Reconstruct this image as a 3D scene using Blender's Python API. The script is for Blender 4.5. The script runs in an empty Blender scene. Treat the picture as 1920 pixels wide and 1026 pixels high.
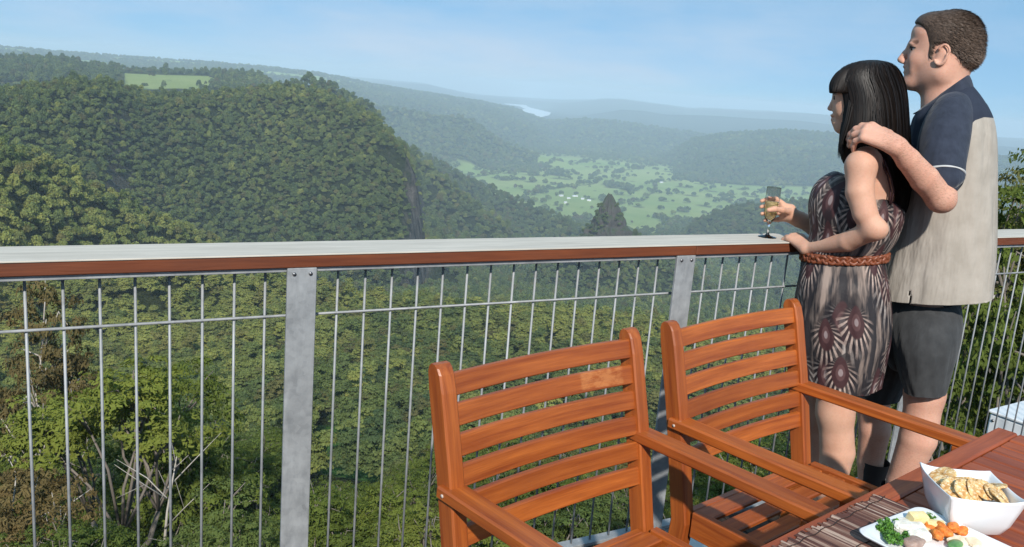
import bpy, bmesh, math, random
import numpy as np
from mathutils import Vector, Matrix

# ---------------------------------------------------------------- camera, world, sun
scene = bpy.context.scene
C = scene.collection
FPX, PITCH, ROLL, YAW, EYE = 1636.0, math.radians(12.194), math.radians(4.634), math.radians(29.90), 1.46
def cam_axes():
    f = np.array([math.sin(YAW)*math.cos(PITCH), math.cos(YAW)*math.cos(PITCH), -math.sin(PITCH)])
    r = np.array([math.cos(YAW), -math.sin(YAW), 0.0])
    u = np.cross(r, f)
    return r*math.cos(ROLL)+u*math.sin(ROLL), -r*math.sin(ROLL)+u*math.cos(ROLL), f
AR, AU, AF = cam_axes()
cam_d = bpy.data.cameras.new('camera'); cam = bpy.data.objects.new('camera', cam_d); C.objects.link(cam)
cam_d.sensor_width = 36.0; cam_d.lens = FPX/1920*36.0
cam_d.clip_start = 0.05; cam_d.clip_end = 60000
cam.matrix_world = Matrix(((AR[0], AU[0], -AF[0], 0), (AR[1], AU[1], -AF[1], 0), (AR[2], AU[2], -AF[2], EYE), (0, 0, 0, 1)))
scene.camera = cam

SUN_EL, SUN_AZ = math.radians(36), math.radians(206)   # azimuth from +Y towards +X: behind the camera
world = bpy.data.worlds.new('World'); scene.world = world; world.use_nodes = True
wn = world.node_tree.nodes; wl = world.node_tree.links
bg = wn['Background']
sky = wn.new('ShaderNodeTexSky'); sky.sky_type = 'NISHITA'; sky.sun_disc = False
sky.sun_elevation = SUN_EL; sky.sun_rotation = SUN_AZ
sky.altitude = 1500; sky.air_density = 0.6; sky.dust_density = 0.2; sky.ozone_density = 8.0
_tc = wn.new('ShaderNodeTexCoord'); _sep = wn.new('ShaderNodeSeparateXYZ'); wl.new(_tc.outputs['Generated'], _sep.inputs[0])
_mx = wn.new('ShaderNodeMix'); _mx.data_type = 'RGBA'; _mx.inputs[0].default_value = .8; wl.new(sky.outputs[0], _mx.inputs[6]); _mx.inputs[7].default_value = (1.98, 3.70, 5.15, 1)
# thin high cloud low over the far ranges
_ns = wn.new('ShaderNodeTexNoise'); _vm = wn.new('ShaderNodeVectorMath'); _vm.operation = 'MULTIPLY'; wl.new(_tc.outputs['Generated'], _vm.inputs[0]); _vm.inputs[1].default_value = (1, 1, 4.5); wl.new(_vm.outputs[0], _ns.inputs['Vector'])
_ns.inputs['Scale'].default_value = 3.4; _ns.inputs['Detail'].default_value = 6; _ns.inputs['Roughness'].default_value = .55
_r1 = wn.new('ShaderNodeMapRange'); wl.new(_ns.outputs['Fac'], _r1.inputs[0]); _r1.inputs[1].default_value = .40; _r1.inputs[2].default_value = .68; _r1.inputs[4].default_value = .8
_r2 = wn.new('ShaderNodeMapRange'); wl.new(_sep.outputs[2], _r2.inputs[0]); _r2.inputs[1].default_value = .24; _r2.inputs[2].default_value = .01
_mm = wn.new('ShaderNodeMath'); _mm.operation = 'MULTIPLY'; wl.new(_r1.outputs[0], _mm.inputs[0]); wl.new(_r2.outputs[0], _mm.inputs[1])
_mc = wn.new('ShaderNodeMix'); _mc.data_type = 'RGBA'; wl.new(_mm.outputs[0], _mc.inputs[0]); wl.new(_mx.outputs[2], _mc.inputs[6]); _mc.inputs[7].default_value = (4.2, 5.0, 6.0, 1)
wl.new(_mc.outputs[2], bg.inputs[0]); bg.inputs[1].default_value = 0.10
sun_d = bpy.data.lights.new('sun', 'SUN'); sun = bpy.data.objects.new('sun', sun_d); C.objects.link(sun)
sun_d.energy = 3.4; sun_d.angle = math.radians(1.5); sun_d.color = (1.0, 0.95, 0.87)
_sd = Vector((math.sin(SUN_AZ)*math.cos(SUN_EL), math.cos(SUN_AZ)*math.cos(SUN_EL), math.sin(SUN_EL)))
sun.rotation_euler = _sd.to_track_quat('Z', 'Y').to_euler()
sun.location = (0, -8, 12)
scene.view_settings.view_transform = 'Standard'; scene.view_settings.look = 'None'
scene.view_settings.exposure = 0.52; scene.view_settings.gamma = 1.0
scene.render.engine = 'CYCLES'
cy = scene.cycles
cy.use_denoising = True
cy.max_bounces = 12; cy.diffuse_bounces = 3; cy.glossy_bounces = 3; cy.transmission_bounces = 12; cy.transparent_max_bounces = 8; cy.volume_bounces = 2
cy.caustics_reflective = False; cy.caustics_refractive = True; cy.blur_glossy = 1.0; cy.sample_clamp_indirect = 6.0

# ---------------------------------------------------------------- pixel helpers (1920x1026 photo pixels -> world)
def ray(px, py):
    return AR*(px-960)/FPX + AU*(513-py)/FPX + AF
def at_z(px, py, z):
    d = ray(px, py); p = d*(z-EYE)/d[2]; p[2] += EYE; return p
def at_y(px, py, Y):
    d = ray(px, py); p = d*Y/d[1]; p[2] += EYE; return p
def at_d(px, py, D):          # horizontal distance D
    d = ray(px, py); p = d*D/math.hypot(d[0], d[1]); p[2] += EYE; return p
def proj(p):
    q = np.array(p, float)-np.array([0, 0, EYE]); w = q@AF
    return 960+FPX*(q@AR)/w, 513-FPX*(q@AU)/w

# ---------------------------------------------------------------- object helpers
def tag(o, label=None, cat=None, group=None, kind=None):
    if label: o['label'] = label
    if cat: o['category'] = cat
    if group: o['group'] = group
    if kind: o['kind'] = kind
    return o
def empty(name, loc=(0, 0, 0), rz=0.0, label=None, cat=None, group=None):
    o = bpy.data.objects.new(name, None); C.objects.link(o)
    o.location = loc; o.rotation_euler = (0, 0, rz); o.empty_display_size = 0.1
    return tag(o, label, cat, group)
def link(name, me, mats, parent=None, smooth=False):
    o = bpy.data.objects.new(name, me); C.objects.link(o)
    for m in (mats if isinstance(mats, (list, tuple)) else [mats]): me.materials.append(m)
    if smooth: me.shade_smooth()
    if parent: o.parent = parent
    return o
def copy_tree(o, parent=None, loc=None):
    c = o.copy(); C.objects.link(c)
    if parent: c.parent = parent
    for ch in list(o.children): copy_tree(ch, c)
    return c

class MB:
    """collects shapes into one mesh; stores a grain coordinate per vertex"""
    def __init__(s): s.v = []; s.f = []; s.g = []; s.m = []; s.sm = []
    def add(s, verts, faces, grain=None, mi=0, smooth=False):
        b = len(s.v); s.v += [tuple(map(float, p)) for p in verts]
        s.g += [tuple(map(float, p)) for p in (grain if grain is not None else verts)]
        s.f += [tuple(i+b for i in f) for f in faces]; s.m += [mi]*len(faces); s.sm += [smooth]*len(faces)
    def box(s, c, size, M=None, bev=0.003, long=None, mi=0, off=None):
        """box centred at c (in M's frame), bevelled; grain runs along its longest side"""
        hx, hy, hz = [k/2 for k in size]; b = min(bev, hx*.45, hy*.45, hz*.45)
        ps = []
        for sx in (-1, 1):
            for sy in (-1, 1):
                for sz in (-1, 1):
                    ps.append((sx*(hx-b), sy*hy-sy*b, sz*hz)); ps.append((sx*(hx-b), sy*hy, sz*(hz-b))); ps.append((sx*hx, sy*(hy-b), sz*(hz-b)))
        idx = lambda sx, sy, sz: (((sx > 0)*4+(sy > 0)*2+(sz > 0))*3)
        F = []
        for sz in (-1, 1):
            q = [idx(-1, -1, sz), idx(1, -1, sz), idx(1, 1, sz), idx(-1, 1, sz)]; F.append(q if sz > 0 else q[::-1])
        for sy in (-1, 1):
            q = [idx(-1, sy, -1)+1, idx(-1, sy, 1)+1, idx(1, sy, 1)+1, idx(1, sy, -1)+1]; F.append(q if sy > 0 else q[::-1])
        for sx in (-1, 1):
            q = [idx(sx, -1, -1)+2, idx(sx, 1, -1)+2, idx(sx, 1, 1)+2, idx(sx, -1, 1)+2]; F.append(q if sx > 0 else q[::-1])
        for sy in (-1, 1):
            for sz in (-1, 1):
                q = [idx(-1, sy, sz), idx(1, sy, sz), idx(1, sy, sz)+1, idx(-1, sy, sz)+1]; F.append(q[::-1] if sy*sz > 0 else q)
        for sx in (-1, 1):
            for sz in (-1, 1):
                q = [idx(sx, -1, sz), idx(sx, 1, sz), idx(sx, 1, sz)+2, idx(sx, -1, sz)+2]; F.append(q if sx*sz > 0 else q[::-1])
        for sx in (-1, 1):
            for sy in (-1, 1):
                q = [idx(sx, sy, -1)+1, idx(sx, sy, 1)+1, idx(sx, sy, 1)+2, idx(sx, sy, -1)+2]; F.append(q if sx*sy < 0 else q[::-1])
        for sx in (-1, 1):
            for sy in (-1, 1):
                for sz in (-1, 1):
                    k = idx(sx, sy, sz); q = [k, k+1, k+2]; F.append(q if sx*sy*sz < 0 else q[::-1])
        P = [Vector(p)+Vector(c) for p in ps]
        L = long if long is not None else max(range(3), key=lambda i: size[i])
        o = off if off is not None else (random.random()*40, random.random()*40, random.random()*40)
        G = [(p[L]+o[0], p[(L+1) % 3]+o[1], p[(L+2) % 3]+o[2]) for p in ps]
        if M is not None: P = [M@p for p in P]
        s.add(P, F, G, mi)
    def tube(s, pts, rad, n=10, mi=0, cap=True):
        pts = [Vector(p) for p in pts]; N = len(pts)
        if not hasattr(rad, '__len__'): rad = [rad]*N
        V = []; G = []; F = []; up = None; L = 0; o = random.random()*30
        for i, p in enumerate(pts):
            t = (pts[min(i+1, N-1)]-pts[max(i-1, 0)]).normalized()
            if up is None: up = Vector((0, 0, 1)) if abs(t.z) < .9 else Vector((1, 0, 0))
            a = (up-t*up.dot(t)).normalized(); up = a; b = t.cross(a)
            if i: L += (p-pts[i-1]).length
            for k in range(n):
                th = 2*math.pi*k/n
                V.append(p+(a*math.cos(th)+b*math.sin(th))*rad[i]); G.append((L+o, math.cos(th)*rad[i]+o, math.sin(th)*rad[i]))
        for i in range(N-1):
            for k in range(n):
                k2 = (k+1) % n
                F.append((i*n+k, i*n+k2, (i+1)*n+k2, (i+1)*n+k))
        if cap: F.append(tuple(range(n))[::-1]); F.append(tuple((N-1)*n+k for k in range(n)))
        s.add(V, F, G, mi, True)
    def lathe(s, prof, n=32, c=(0, 0, 0), mi=0, M=None):
        V = []; F = []
        for (r, z) in prof:
            for k in range(n):
                th = 2*math.pi*k/n; V.append(Vector((c[0]+r*math.cos(th), c[1]+r*math.sin(th), c[2]+z)))
        for i in range(len(prof)-1):
            for k in range(n):
                k2 = (k+1) % n; F.append((i*n+k, i*n+k2, (i+1)*n+k2, (i+1)*n+k))
        if M is not None: V = [M@v for v in V]
        s.add(V, F, None, mi, True)
    def build(s, name, mats, parent=None, label=None):
        me = bpy.data.meshes.new(name); me.from_pydata(s.v, [], s.f)
        a = me.attributes.new('gr', 'FLOAT_VECTOR', 'POINT'); a.data.foreach_set('vector', np.array(s.g, np.float32).ravel())
        me.polygons.foreach_set('material_index', s.m); me.polygons.foreach_set('use_smooth', s.sm)
        o = link(name, me, mats, parent)
        if label: o['label'] = label
        return o

def np_mesh(name, V, F, attrs=None, smooth=False):
    """fast mesh from arrays, F is (n,4) or (n,3)"""
    me = bpy.data.meshes.new(name); V = np.asarray(V, np.float32); F = np.asarray(F, np.int32)
    me.vertices.add(len(V)); me.vertices.foreach_set('co', V.ravel())
    k = F.shape[1]; me.loops.add(F.size); me.loops.foreach_set('vertex_index', F.ravel())
    me.polygons.add(len(F)); me.polygons.foreach_set('loop_start', np.arange(0, F.size, k, dtype=np.int32))
    me.polygons.foreach_set('use_smooth', np.full(len(F), smooth))
    me.update(calc_edges=True)
    for n, arr in (attrs or {}).items():
        arr = np.asarray(arr, np.float32)
        dom = 'POINT'
        if arr.ndim == 1: a = me.attributes.new(n, 'FLOAT', dom); a.data.foreach_set('value', arr)
        else: a = me.attributes.new(n, 'FLOAT_VECTOR', dom); a.data.foreach_set('vector', arr.ravel())
    return me

# ---------------------------------------------------------------- material helpers
class NT:
    def __init__(s, name):
        s.m = bpy.data.materials.new(name); s.m.use_nodes = True; s.t = s.m.node_tree; s.b = s.t.nodes['Principled BSDF']; s.out = s.t.nodes['Material Output']
    def n(s, kind, **kw):
        o = s.t.nodes.new(kind)
        for k, v in kw.items(): setattr(o, k, v)
        return o
    def l(s, a, b): s.t.links.new(a, b)
    def val(s, x, sock):
        if isinstance(x, bpy.types.NodeSocket): s.l(x, sock)
        elif x is not None: sock.default_value = x
    def math(s, op, a, b=None, c=None, clamp=False):
        o = s.n('ShaderNodeMath', operation=op, use_clamp=clamp); s.val(a, o.inputs[0]); s.val(b, o.inputs[1])
        if c is not None: s.val(c, o.inputs[2])
        return o.outputs[0]
    def mix(s, fac, a, b, mode='MIX'):
        o = s.n('ShaderNodeMix', data_type='RGBA', blend_type=mode); s.val(fac, o.inputs[0])
        for x, k in ((a, 6), (b, 7)):
            if isinstance(x, (tuple, list)): x = tuple(x)+((1,) if len(x) == 3 else ())
            s.val(x, o.inputs[k])
        return o.outputs[2]
    def noise(s, vec, scale, detail=4, rough=.55, dim='3D'):
        o = s.n('ShaderNodeTexNoise'); s.l(vec, o.inputs['Vector']); o.inputs['Scale'].default_value = scale
        o.inputs['Detail'].default_value = detail; o.inputs['Roughness'].default_value = rough; return o.outputs['Fac']
    def ramp(s, fac, pts):
        o = s.n('ShaderNodeValToRGB'); s.l(fac, o.inputs[0]); e = o.color_ramp.elements
        while len(e) < len(pts): e.new(.5)
        for i, (p, c) in enumerate(pts): e[i].position = p; e[i].color = tuple(c)+((1,) if len(c) == 3 else ())
        return o.outputs[0]
    def mapr(s, x, a, b, c, d):
        o = s.n('ShaderNodeMapRange'); s.val(x, o.inputs[0])
        for i, v in enumerate((a, b, c, d)): o.inputs[i+1].default_value = v
        return o.outputs[0]
    def attr(s, name, typ='GEOMETRY'):
        return s.n('ShaderNodeAttribute', attribute_name=name, attribute_type=typ)
    def scale(s, vec, xyz):
        o = s.n('ShaderNodeVectorMath', operation='MULTIPLY'); s.l(vec, o.inputs[0]); o.inputs[1].default_value = xyz; return o.outputs[0]
    def bump(s, h, dist, strength=1.0):
        o = s.n('ShaderNodeBump'); s.l(h, o.inputs['Height']); o.inputs['Distance'].default_value = dist; o.inputs['Strength'].default_value = strength
        s.l(o.outputs[0], s.b.inputs['Normal'])
    def set(s, color=None, rough=None, metal=None, spec=None):
        for x, k in ((color, 'Base Color'), (rough, 'Roughness'), (metal, 'Metallic'), (spec, 'Specular IOR Level')):
            if x is None: continue
            if isinstance(x, (tuple, list)) and len(x) == 3: x = tuple(x)+(1,)
            s.val(x, s.b.inputs[k])
        return s.m

def plain(name, col, rough=.5, metal=0, var=.12, nscale=12, bump=0.0, spec=.5):
    t = NT(name); co = t.n('ShaderNodeTexCoord').outputs['Object']; nz = t.noise(co, nscale, 5)
    c = t.mix(nz, tuple(k*(1-var) for k in col), tuple(min(1, k*(1+var)) for k in col))
    if bump: t.bump(t.noise(co, nscale*6, 4), bump)
    return t.set(c, rough, metal, spec)

def wood(name, dark, light, rough=.4, stain=.25, coat=0.0, patch=None):
    t = NT(name); g = t.attr('gr').outputs['Vector']
    long_ = t.noise(t.scale(g, (3.0, 60, 60)), 1.0, 5, .6)
    fine = t.noise(t.scale(g, (14.0, 420, 420)), 1.0, 3, .6)
    blot = t.noise(t.scale(g, (3.0, 9, 9)), 1.0, 4, .6)
    c = t.mix(t.mapr(long_, .3, .7, 0, 1), dark, light)
    c = t.mix(t.mapr(fine, .35, .75, .0, .35), c, tuple(k*.45 for k in dark))
    c = t.mix(t.mapr(blot, .45, .75, 0, stain), c, tuple(k*.35 for k in dark))
    if patch:  # pale patch of sunlight painted into the wood colour
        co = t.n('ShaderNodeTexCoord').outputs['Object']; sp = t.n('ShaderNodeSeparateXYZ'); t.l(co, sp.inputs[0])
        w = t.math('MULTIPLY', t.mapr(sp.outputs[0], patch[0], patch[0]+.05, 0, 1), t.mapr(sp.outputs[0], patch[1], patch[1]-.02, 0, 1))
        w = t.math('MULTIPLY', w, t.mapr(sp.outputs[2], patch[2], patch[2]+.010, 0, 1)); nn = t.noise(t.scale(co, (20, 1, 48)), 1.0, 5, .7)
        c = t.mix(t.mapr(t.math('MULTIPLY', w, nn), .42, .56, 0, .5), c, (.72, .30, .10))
    oi = t.n('ShaderNodeObjectInfo').outputs['Random']
    c = t.mix(t.mapr(oi, 0, 1, 0, .42), c, tuple(k*.55 for k in dark))
    t.bump(fine, .0006, .6)
    m = t.set(c, t.mapr(blot, .3, .7, rough-.08, rough+.15))
    t.b.inputs['Coat Weight'].default_value = coat; t.b.inputs['Coat Roughness'].default_value = .25
    return m

# ---------------------------------------------------------------- numpy noise
def vnoise(x, y, seed=0):
    xi = np.floor(x).astype(np.int64); yi = np.floor(y).astype(np.int64); xf = x-xi; yf = y-yi
    def h(a, b):
        n = (a*374761393+b*668265263+seed*1442695041) & 0xffffffff
        n = ((n ^ (n >> 13))*1274126177) & 0xffffffff
        return ((n ^ (n >> 16)) & 0xffff)/65535.0
    u = xf*xf*(3-2*xf); w = yf*yf*(3-2*yf)
    return (h(xi, yi)*(1-u)+h(xi+1, yi)*u)*(1-w)+(h(xi, yi+1)*(1-u)+h(xi+1, yi+1)*u)*w
def fbm(x, y, oct=4, seed=0):
    r = 0; a = .5
    for i in range(oct): r = r+a*(vnoise(x, y, seed+i)-.5); x = x*2.03+11.3; y = y*2.03-7.7; a *= .5
    return r*2      # about -1..1
# ================================================================= TERRAIN
random.seed(7); rng = np.random.default_rng(7)
def azd(px, py, D):
    p = at_d(px, py, D); return math.atan2(p[0], p[1]), D, p[2]
TREE_H = 9.0
# crest polylines as (photo px, photo py, distance); prof = drop below the crest against distance towards the viewer; back = slope behind
RIDGES = [
 # plateau on the left horizon
 dict(p=[(-500, 60, 8200), (-100, 86, 8200), (0, 89, 8200), (60, 94, 8000), (100, 99, 8000), (180, 104, 8000), (250, 109, 8000), (330, 114, 8000), (400, 119, 8000), (520, 130, 8000), (600, 139, 8000), (700, 160, 8200), (800, 177, 8400), (900, 192, 8600), (960, 206, 8600), (1020, 228, 8600)],
      prof=[(0, 0), (1500, 60), (3500, 420), (5000, 700)], back=.02, th=0, rough=18),
 dict(p=[(-500, 100, 2700), (-100, 112, 2700), (0, 113, 2650), (60, 113, 2600), (130, 116, 2600), (160, 124, 2600), (250, 132, 2600), (400, 137, 2600), (480, 142, 2600), (500, 150, 2550), (530, 172, 2500), (570, 230, 2500)],
      prof=[(0, 0), (520, 34), (1200, 320), (3000, 900)], back=.12, th=6, rough=8),
 # main hill with its cliff end
 dict(p=[(-600, 230, 950), (-150, 175, 1000), (0, 163, 1020), (50, 155, 1030), (100, 144, 1060), (195, 144, 1110), (250, 162, 1160), (300, 171, 1200), (400, 168, 1250), (450, 163, 1290), (540, 155, 1300), (600, 163, 1280), (650, 186, 1260), (700, 212, 1240), (730, 242, 1225), (760, 275, 1210), (778, 310, 1200), (788, 360, 1190), (796, 420, 1180), (812, 520, 1170)],
      prof=[(0, 0), (60, 12), (400, 205), (900, 480)], back=.45, th=9, rough=10),
 # rock buttress under the end of the main hill
 dict(p=[(640, 262, 1175), (690, 258, 1160), (730, 268, 1150), (762, 292, 1140), (778, 330, 1132), (788, 395, 1125), (796, 470, 1120)],
      prof=[(0, 0), (8, 4), (36, 88), (260, 230), (700, 420)], back=.1, th=2, rough=5),
 dict(p=[(480, 175, 1900), (540, 156, 1850), (575, 150, 1850), (605, 152, 1850), (640, 167, 1850), (690, 193, 1850), (712, 215, 1850), (740, 260, 1850)],
      prof=[(0, 0), (200, 100), (900, 500)], back=.4, th=9, rough=5),
 # spur in front on the left
 dict(p=[(-600, 120, 560), (-200, 180, 600), (0, 245, 620), (100, 290, 650), (200, 345, 680), (300, 395, 700), (400, 440, 720), (500, 495, 730), (600, 560, 740)],
      prof=[(0, 0), (150, 55), (400, 200)], back=.45, th=9, rough=7),
 # dark mesa
 dict(p=[(600, 200, 5300), (690, 194, 5300), (750, 203, 5300), (800, 212, 5300), (860, 217, 5300), (888, 226, 5300), (915, 246, 5300), (945, 264, 5300), (990, 281, 5300), (1060, 300, 5300)],
      prof=[(0, 0), (150, 60), (900, 260), (1500, 500)], back=.35, th=12, rough=12),
 # foothill right of the cliff
 dict(p=[(700, 250, 2750), (780, 283, 2700), (800, 290, 2700), (850, 320, 2650), (900, 343, 2600), (950, 366, 2500), (1000, 386, 2400), (1050, 406, 2250), (1100, 430, 2100), (1200, 478, 1850), (1320, 540, 1700)],
      prof=[(0, 0), (500, 90), (1400, 330)], back=.5, th=9, rough=16),
 # low ridge under the spire
 dict(p=[(1000, 500, 1270), (1060, 462, 1270), (1100, 436, 1270), (1145, 424, 1270), (1190, 436, 1270), (1240, 462, 1270), (1320, 520, 1270)],
      prof=[(0, 0), (300, 150), (900, 400)], back=.45, th=9, rough=4),
 # middle hills
 dict(p=[(820, 245, 8600), (900, 233, 8600), (950, 229, 8600), (1050, 225, 8600), (1110, 224, 8600), (1170, 230, 8600), (1240, 241, 8500), (1300, 249, 8500), (1400, 264, 8300), (1500, 285, 8000)],
      prof=[(0, 0), (900, 90), (2400, 300), (4000, 500)], back=.14, th=0, rough=22),
 dict(p=[(1060, 226, 12500), (1120, 212, 12500), (1165, 205, 12500), (1210, 208, 12500), (1250, 214, 12500), (1330, 216, 12500), (1420, 222, 12500), (1500, 226, 12500), (1600, 238, 12500), (1760, 262, 12500), (1920, 276, 12500), (2300, 310, 12500)],
      prof=[(0, 0), (1500, 130), (4000, 400)], back=.05, th=0, rough=40),
 dict(p=[(1250, 290, 6700), (1300, 262, 6800), (1380, 250, 7000), (1480, 246, 7000), (1560, 252, 7000), (1700, 275, 7000), (1920, 300, 7000), (2300, 340, 7000)],
      prof=[(0, 0), (1200, 150), (3000, 400)], back=.1, th=0, rough=28),
 dict(p=[(-800, 40, 17000), (300, 122, 17000), (800, 160, 17000), (900, 186, 17000), (980, 190, 17000), (1050, 195, 17000), (1100, 191, 17000), (1130, 188, 17000), (1165, 188, 17000), (1230, 197, 17000), (1290, 206, 17000), (1350, 209, 17000), (1420, 211, 17000), (1500, 213, 17000), (1560, 217, 17000), (1700, 238, 17000), (1870, 262, 17000), (1920, 265, 17000), (2600, 340, 17000)],
      prof=[(0, 0), (2500, 160), (5000, 500)], back=.0, th=0, rough=50),
 dict(p=[(1240, 330, 6000), (1280, 305, 6000), (1310, 292, 6000), (1350, 284, 6000), (1450, 278, 6000), (1560, 283, 6000), (1700, 310, 6000), (1920, 335, 6000), (2300, 380, 6000)],
      prof=[(0, 0), (500, 90), (2500, 520)], back=.12, th=6, rough=20),
 # forest hill low on the right
 dict(p=[(1240, 470, 2700), (1300, 418, 2700), (1340, 400, 2700), (1400, 384, 2700), (1480, 378, 2700), (1600, 386, 2700), (1800, 410, 2700), (2300, 470, 2700)],
      prof=[(0, 0), (700, 150), (1500, 350)], back=.2, th=9, rough=14),
 # bright spur just beyond the near trees
 dict(p=[(-600, 520, 360), (-100, 545, 380), (100, 520, 420), (300, 500, 450), (540, 508, 470), (700, 540, 460), (850, 560, 450), (1000, 573, 440), (1200, 592, 430), (1400, 622, 420), (1700, 665, 400), (2300, 760, 380)],
      prof=[(0, 0), (120, 24), (260, 90), (500, 200)], back=.45, th=9, rough=5),
]
for R_ in RIDGES:
    q = [azd(*t) for t in R_['p']]
    R_['az'] = np.array([t[0] for t in q]); R_['D'] = np.array([t[1] for t in q]); R_['z'] = np.array([t[2] for t in q])-R_['th']
BASE_D = np.array([0, 3, 8, 20, 40, 60, 120, 200, 300, 450, 600, 800, 1000, 1500, 2000, 2500, 3200, 8000, 9000, 18000, 30000])
BASE_C = np.array([-4, -5, -8, -17, -30, -40, -62, -84, -104, -122, -165, -215, -250, -325, -385, -425, -452, -455, -372, -372, -372.])
BASE_R = np.array([-4, -4.6, -6, -11.5, -21, -31, -60, -84, -104, -122, -165, -215, -250, -325, -385, -425, -452, -455, -372, -372, -372.])
AZ_LAKE = [azd(925, 205, 1)[0], azd(1045, 205, 1)[0]]
def terrain(x, y):
    x = np.asarray(x, float); y = np.asarray(y, float)
    d = np.hypot(x, y)+1e-6; az = np.arctan2(x, y)
    w = np.clip((az-math.radians(40))/math.radians(14), 0, 1); w = w*w*(3-2*w)
    z = np.interp(d, BASE_D, BASE_C)*(1-w)+np.interp(d, BASE_D, BASE_R)*w
    z = z+fbm(x/140, y/140, 4, 3)*np.clip((d-60)/400, 0, 1)*np.clip((7000-d)/4000, .0, 1)*9
    # the hillside rises behind the deck
    back = np.clip((np.abs(az-math.radians(30))-math.radians(75))/math.radians(30), 0, 1)
    z = z*(1-back)+back*np.where(d < 400, -3.5+0*d, -3.5-(d-400)*.05)
    for R_ in RIDGES:
        A = R_['az']; cz = np.interp(az, A, R_['z']); cd = np.interp(az, A, R_['D'])
        cz = cz-np.clip(A[0]-az, 0, None)*cd*.7-np.clip(az-A[-1], 0, None)*cd*.7
        pr = np.array(R_['prof'], float)
        f = cd-d
        gul = fbm(az*cd/(R_['rough']*14+40), d/(R_['rough']*30+90), 4, 11+len(pr))*R_['rough']
        drop = np.where(f > 0, np.interp(f, pr[:, 0], pr[:, 1])+np.clip(f-pr[-1, 0], 0, None)*.5, -f*R_['back'])
        h = cz-drop+gul*np.clip(np.abs(f)/(cd*.12), 0.06, 1)
        k = 4+.012*np.minimum(cd, d)
        t = np.clip(.5+.5*(h-z)/k, 0, 1); z = z*(1-t)+h*t+k*t*(1-t)*.5
    return z
# colour zones
def zones(x, y):
    """returns open (grass, 0..1), rock (0..1), tint (0 dark as under cloud .. 1 yellow-green as in sun), brown"""
    d = np.hypot(x, y); az = np.arctan2(x, y); deg = math.degrees
    a0 = azd(850, 300, 1)[0]; a1 = azd(1330, 330, 1)[0]; a2 = azd(1640, 300, 1)[0]
    n1 = fbm(x/420, y/420, 5, 21); n2 = fbm(x/170, y/170, 4, 31)
    wob = fbm(x/900, y/900, 3, 41)*.05
    hedge = np.minimum(np.abs(((x*.8+y*.6)/310+fbm(x/600, y/600, 2, 7)*.5) % 1-.5), np.abs(((-x*.6+y*.8)/420+fbm(x/600, y/600, 2, 8)*.5) % 1-.5))
    reg = np.clip((az+wob-a0)/.03, 0, 1)*np.clip((a2-az-wob)/.05, 0, 1)*np.clip((d-2750)/200, 0, 1)*np.clip((6600-d)/700, 0, 1)
    reg = reg*np.where(d < 3300, np.clip((a1-.03-az)/.02, 0, 1), 1)*np.where((d > 5100) & (az > a1-.04), 0, 1)*np.where((d > 4700) & (az < azd(1010, 280, 1)[0]), 0, 1)
    streak = fbm(x/700+3, y/160, 4, 51)
    opn = reg*np.clip((n1*1.3+n2*.8+streak*.55+.86)*4, 0, 1)*np.clip((hedge-.012)/.02+(n2 > .12), .15, 1)
    # plateau field and the far farmland on the left plateau
    b0 = azd(232, 140, 1)[0]; b1 = azd(392, 140, 1)[0]
    fld = (az > b0) & (az < b1+.01*np.sin(d/90)) & (d > 2180) & (d < 2580)
    opn = np.where(fld, 1, opn)
    far = np.clip((d-6500)/300, 0, 1)*np.clip((azd(760, 170, 1)[0]-az)/.1, 0, 1)*np.clip(fbm(x/500, y/500, 4, 61)*6-.2, 0, 1)
    opn = np.maximum(opn, far)
    # bright green clearing in the gully
    cx, cy_, _ = at_d(642, 825, 165); ac = math.atan2(cx, cy_); r = np.hypot((az-ac+.010*np.sin(d/19)+(d-172)*.0005)*165/1.0, (d-168)*.155)+fbm(x/9, y/9, 3, 71)*6
    opn = np.maximum(opn, np.clip((8.5-r+fbm(x/6, y/6, 3, 72)*5)/1.5, 0, 1))
    # tint: random leaf tone, plus sun patches and cloud shade put into the colour
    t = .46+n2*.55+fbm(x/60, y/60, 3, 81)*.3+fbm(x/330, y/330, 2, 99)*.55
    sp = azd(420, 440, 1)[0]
    t = t+np.where((d > 420) & (d < 790) & (az < sp+.03), .62, 0)
    t = t+.62*np.clip(1.4-np.abs(d-410)/110, 0, 1)*np.clip((azd(760, 560, 1)[0]-az)/.2+.35, .3, 1)
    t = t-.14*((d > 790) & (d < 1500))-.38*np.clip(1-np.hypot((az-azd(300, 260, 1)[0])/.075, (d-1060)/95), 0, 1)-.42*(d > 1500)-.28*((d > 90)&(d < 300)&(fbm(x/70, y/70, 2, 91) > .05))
    return opn, np.clip(t, 0, 1)
nA = 900; core = np.linspace(math.radians(-14), math.radians(74), nA)
outer = np.linspace(math.radians(74), math.radians(346), 90)[1:-1]
AZ = np.concatenate([core, outer]); nAz = len(AZ)
DD = np.concatenate([[0.01, 1.5, 3, 5, 7], np.geomspace(9, 22000, 660)]); nD = len(DD)
AA, DG = np.meshgrid(AZ, DD, indexing='ij'); X = DG*np.sin(AA); Y = DG*np.cos(AA)
Z = terrain(X, Y)
lake_c = [azd(988, 206, 1)[0]]
inl = (AA > AZ_LAKE[0]) & (AA < AZ_LAKE[1]) & (DG > 9300) & (DG < 16500)
Z = np.where(inl, np.minimum(Z, -366), Z)
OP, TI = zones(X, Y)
gx = np.abs(np.gradient(Z, axis=1)/np.maximum(np.gradient(DG, axis=1), .01)); ga = np.abs(np.gradient(Z, axis=0)/np.maximum(np.gradient(AA, axis=0)*DG, .01))
SL = np.hypot(gx, ga)
ii = np.arange(nAz*nD).reshape(nAz, nD)
i2 = np.vstack([ii, ii[:1]])
F = np.stack([i2[:-1, :-1], i2[:-1, 1:], i2[1:, 1:], i2[1:, :-1]], -1).reshape(-1, 4)
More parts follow.
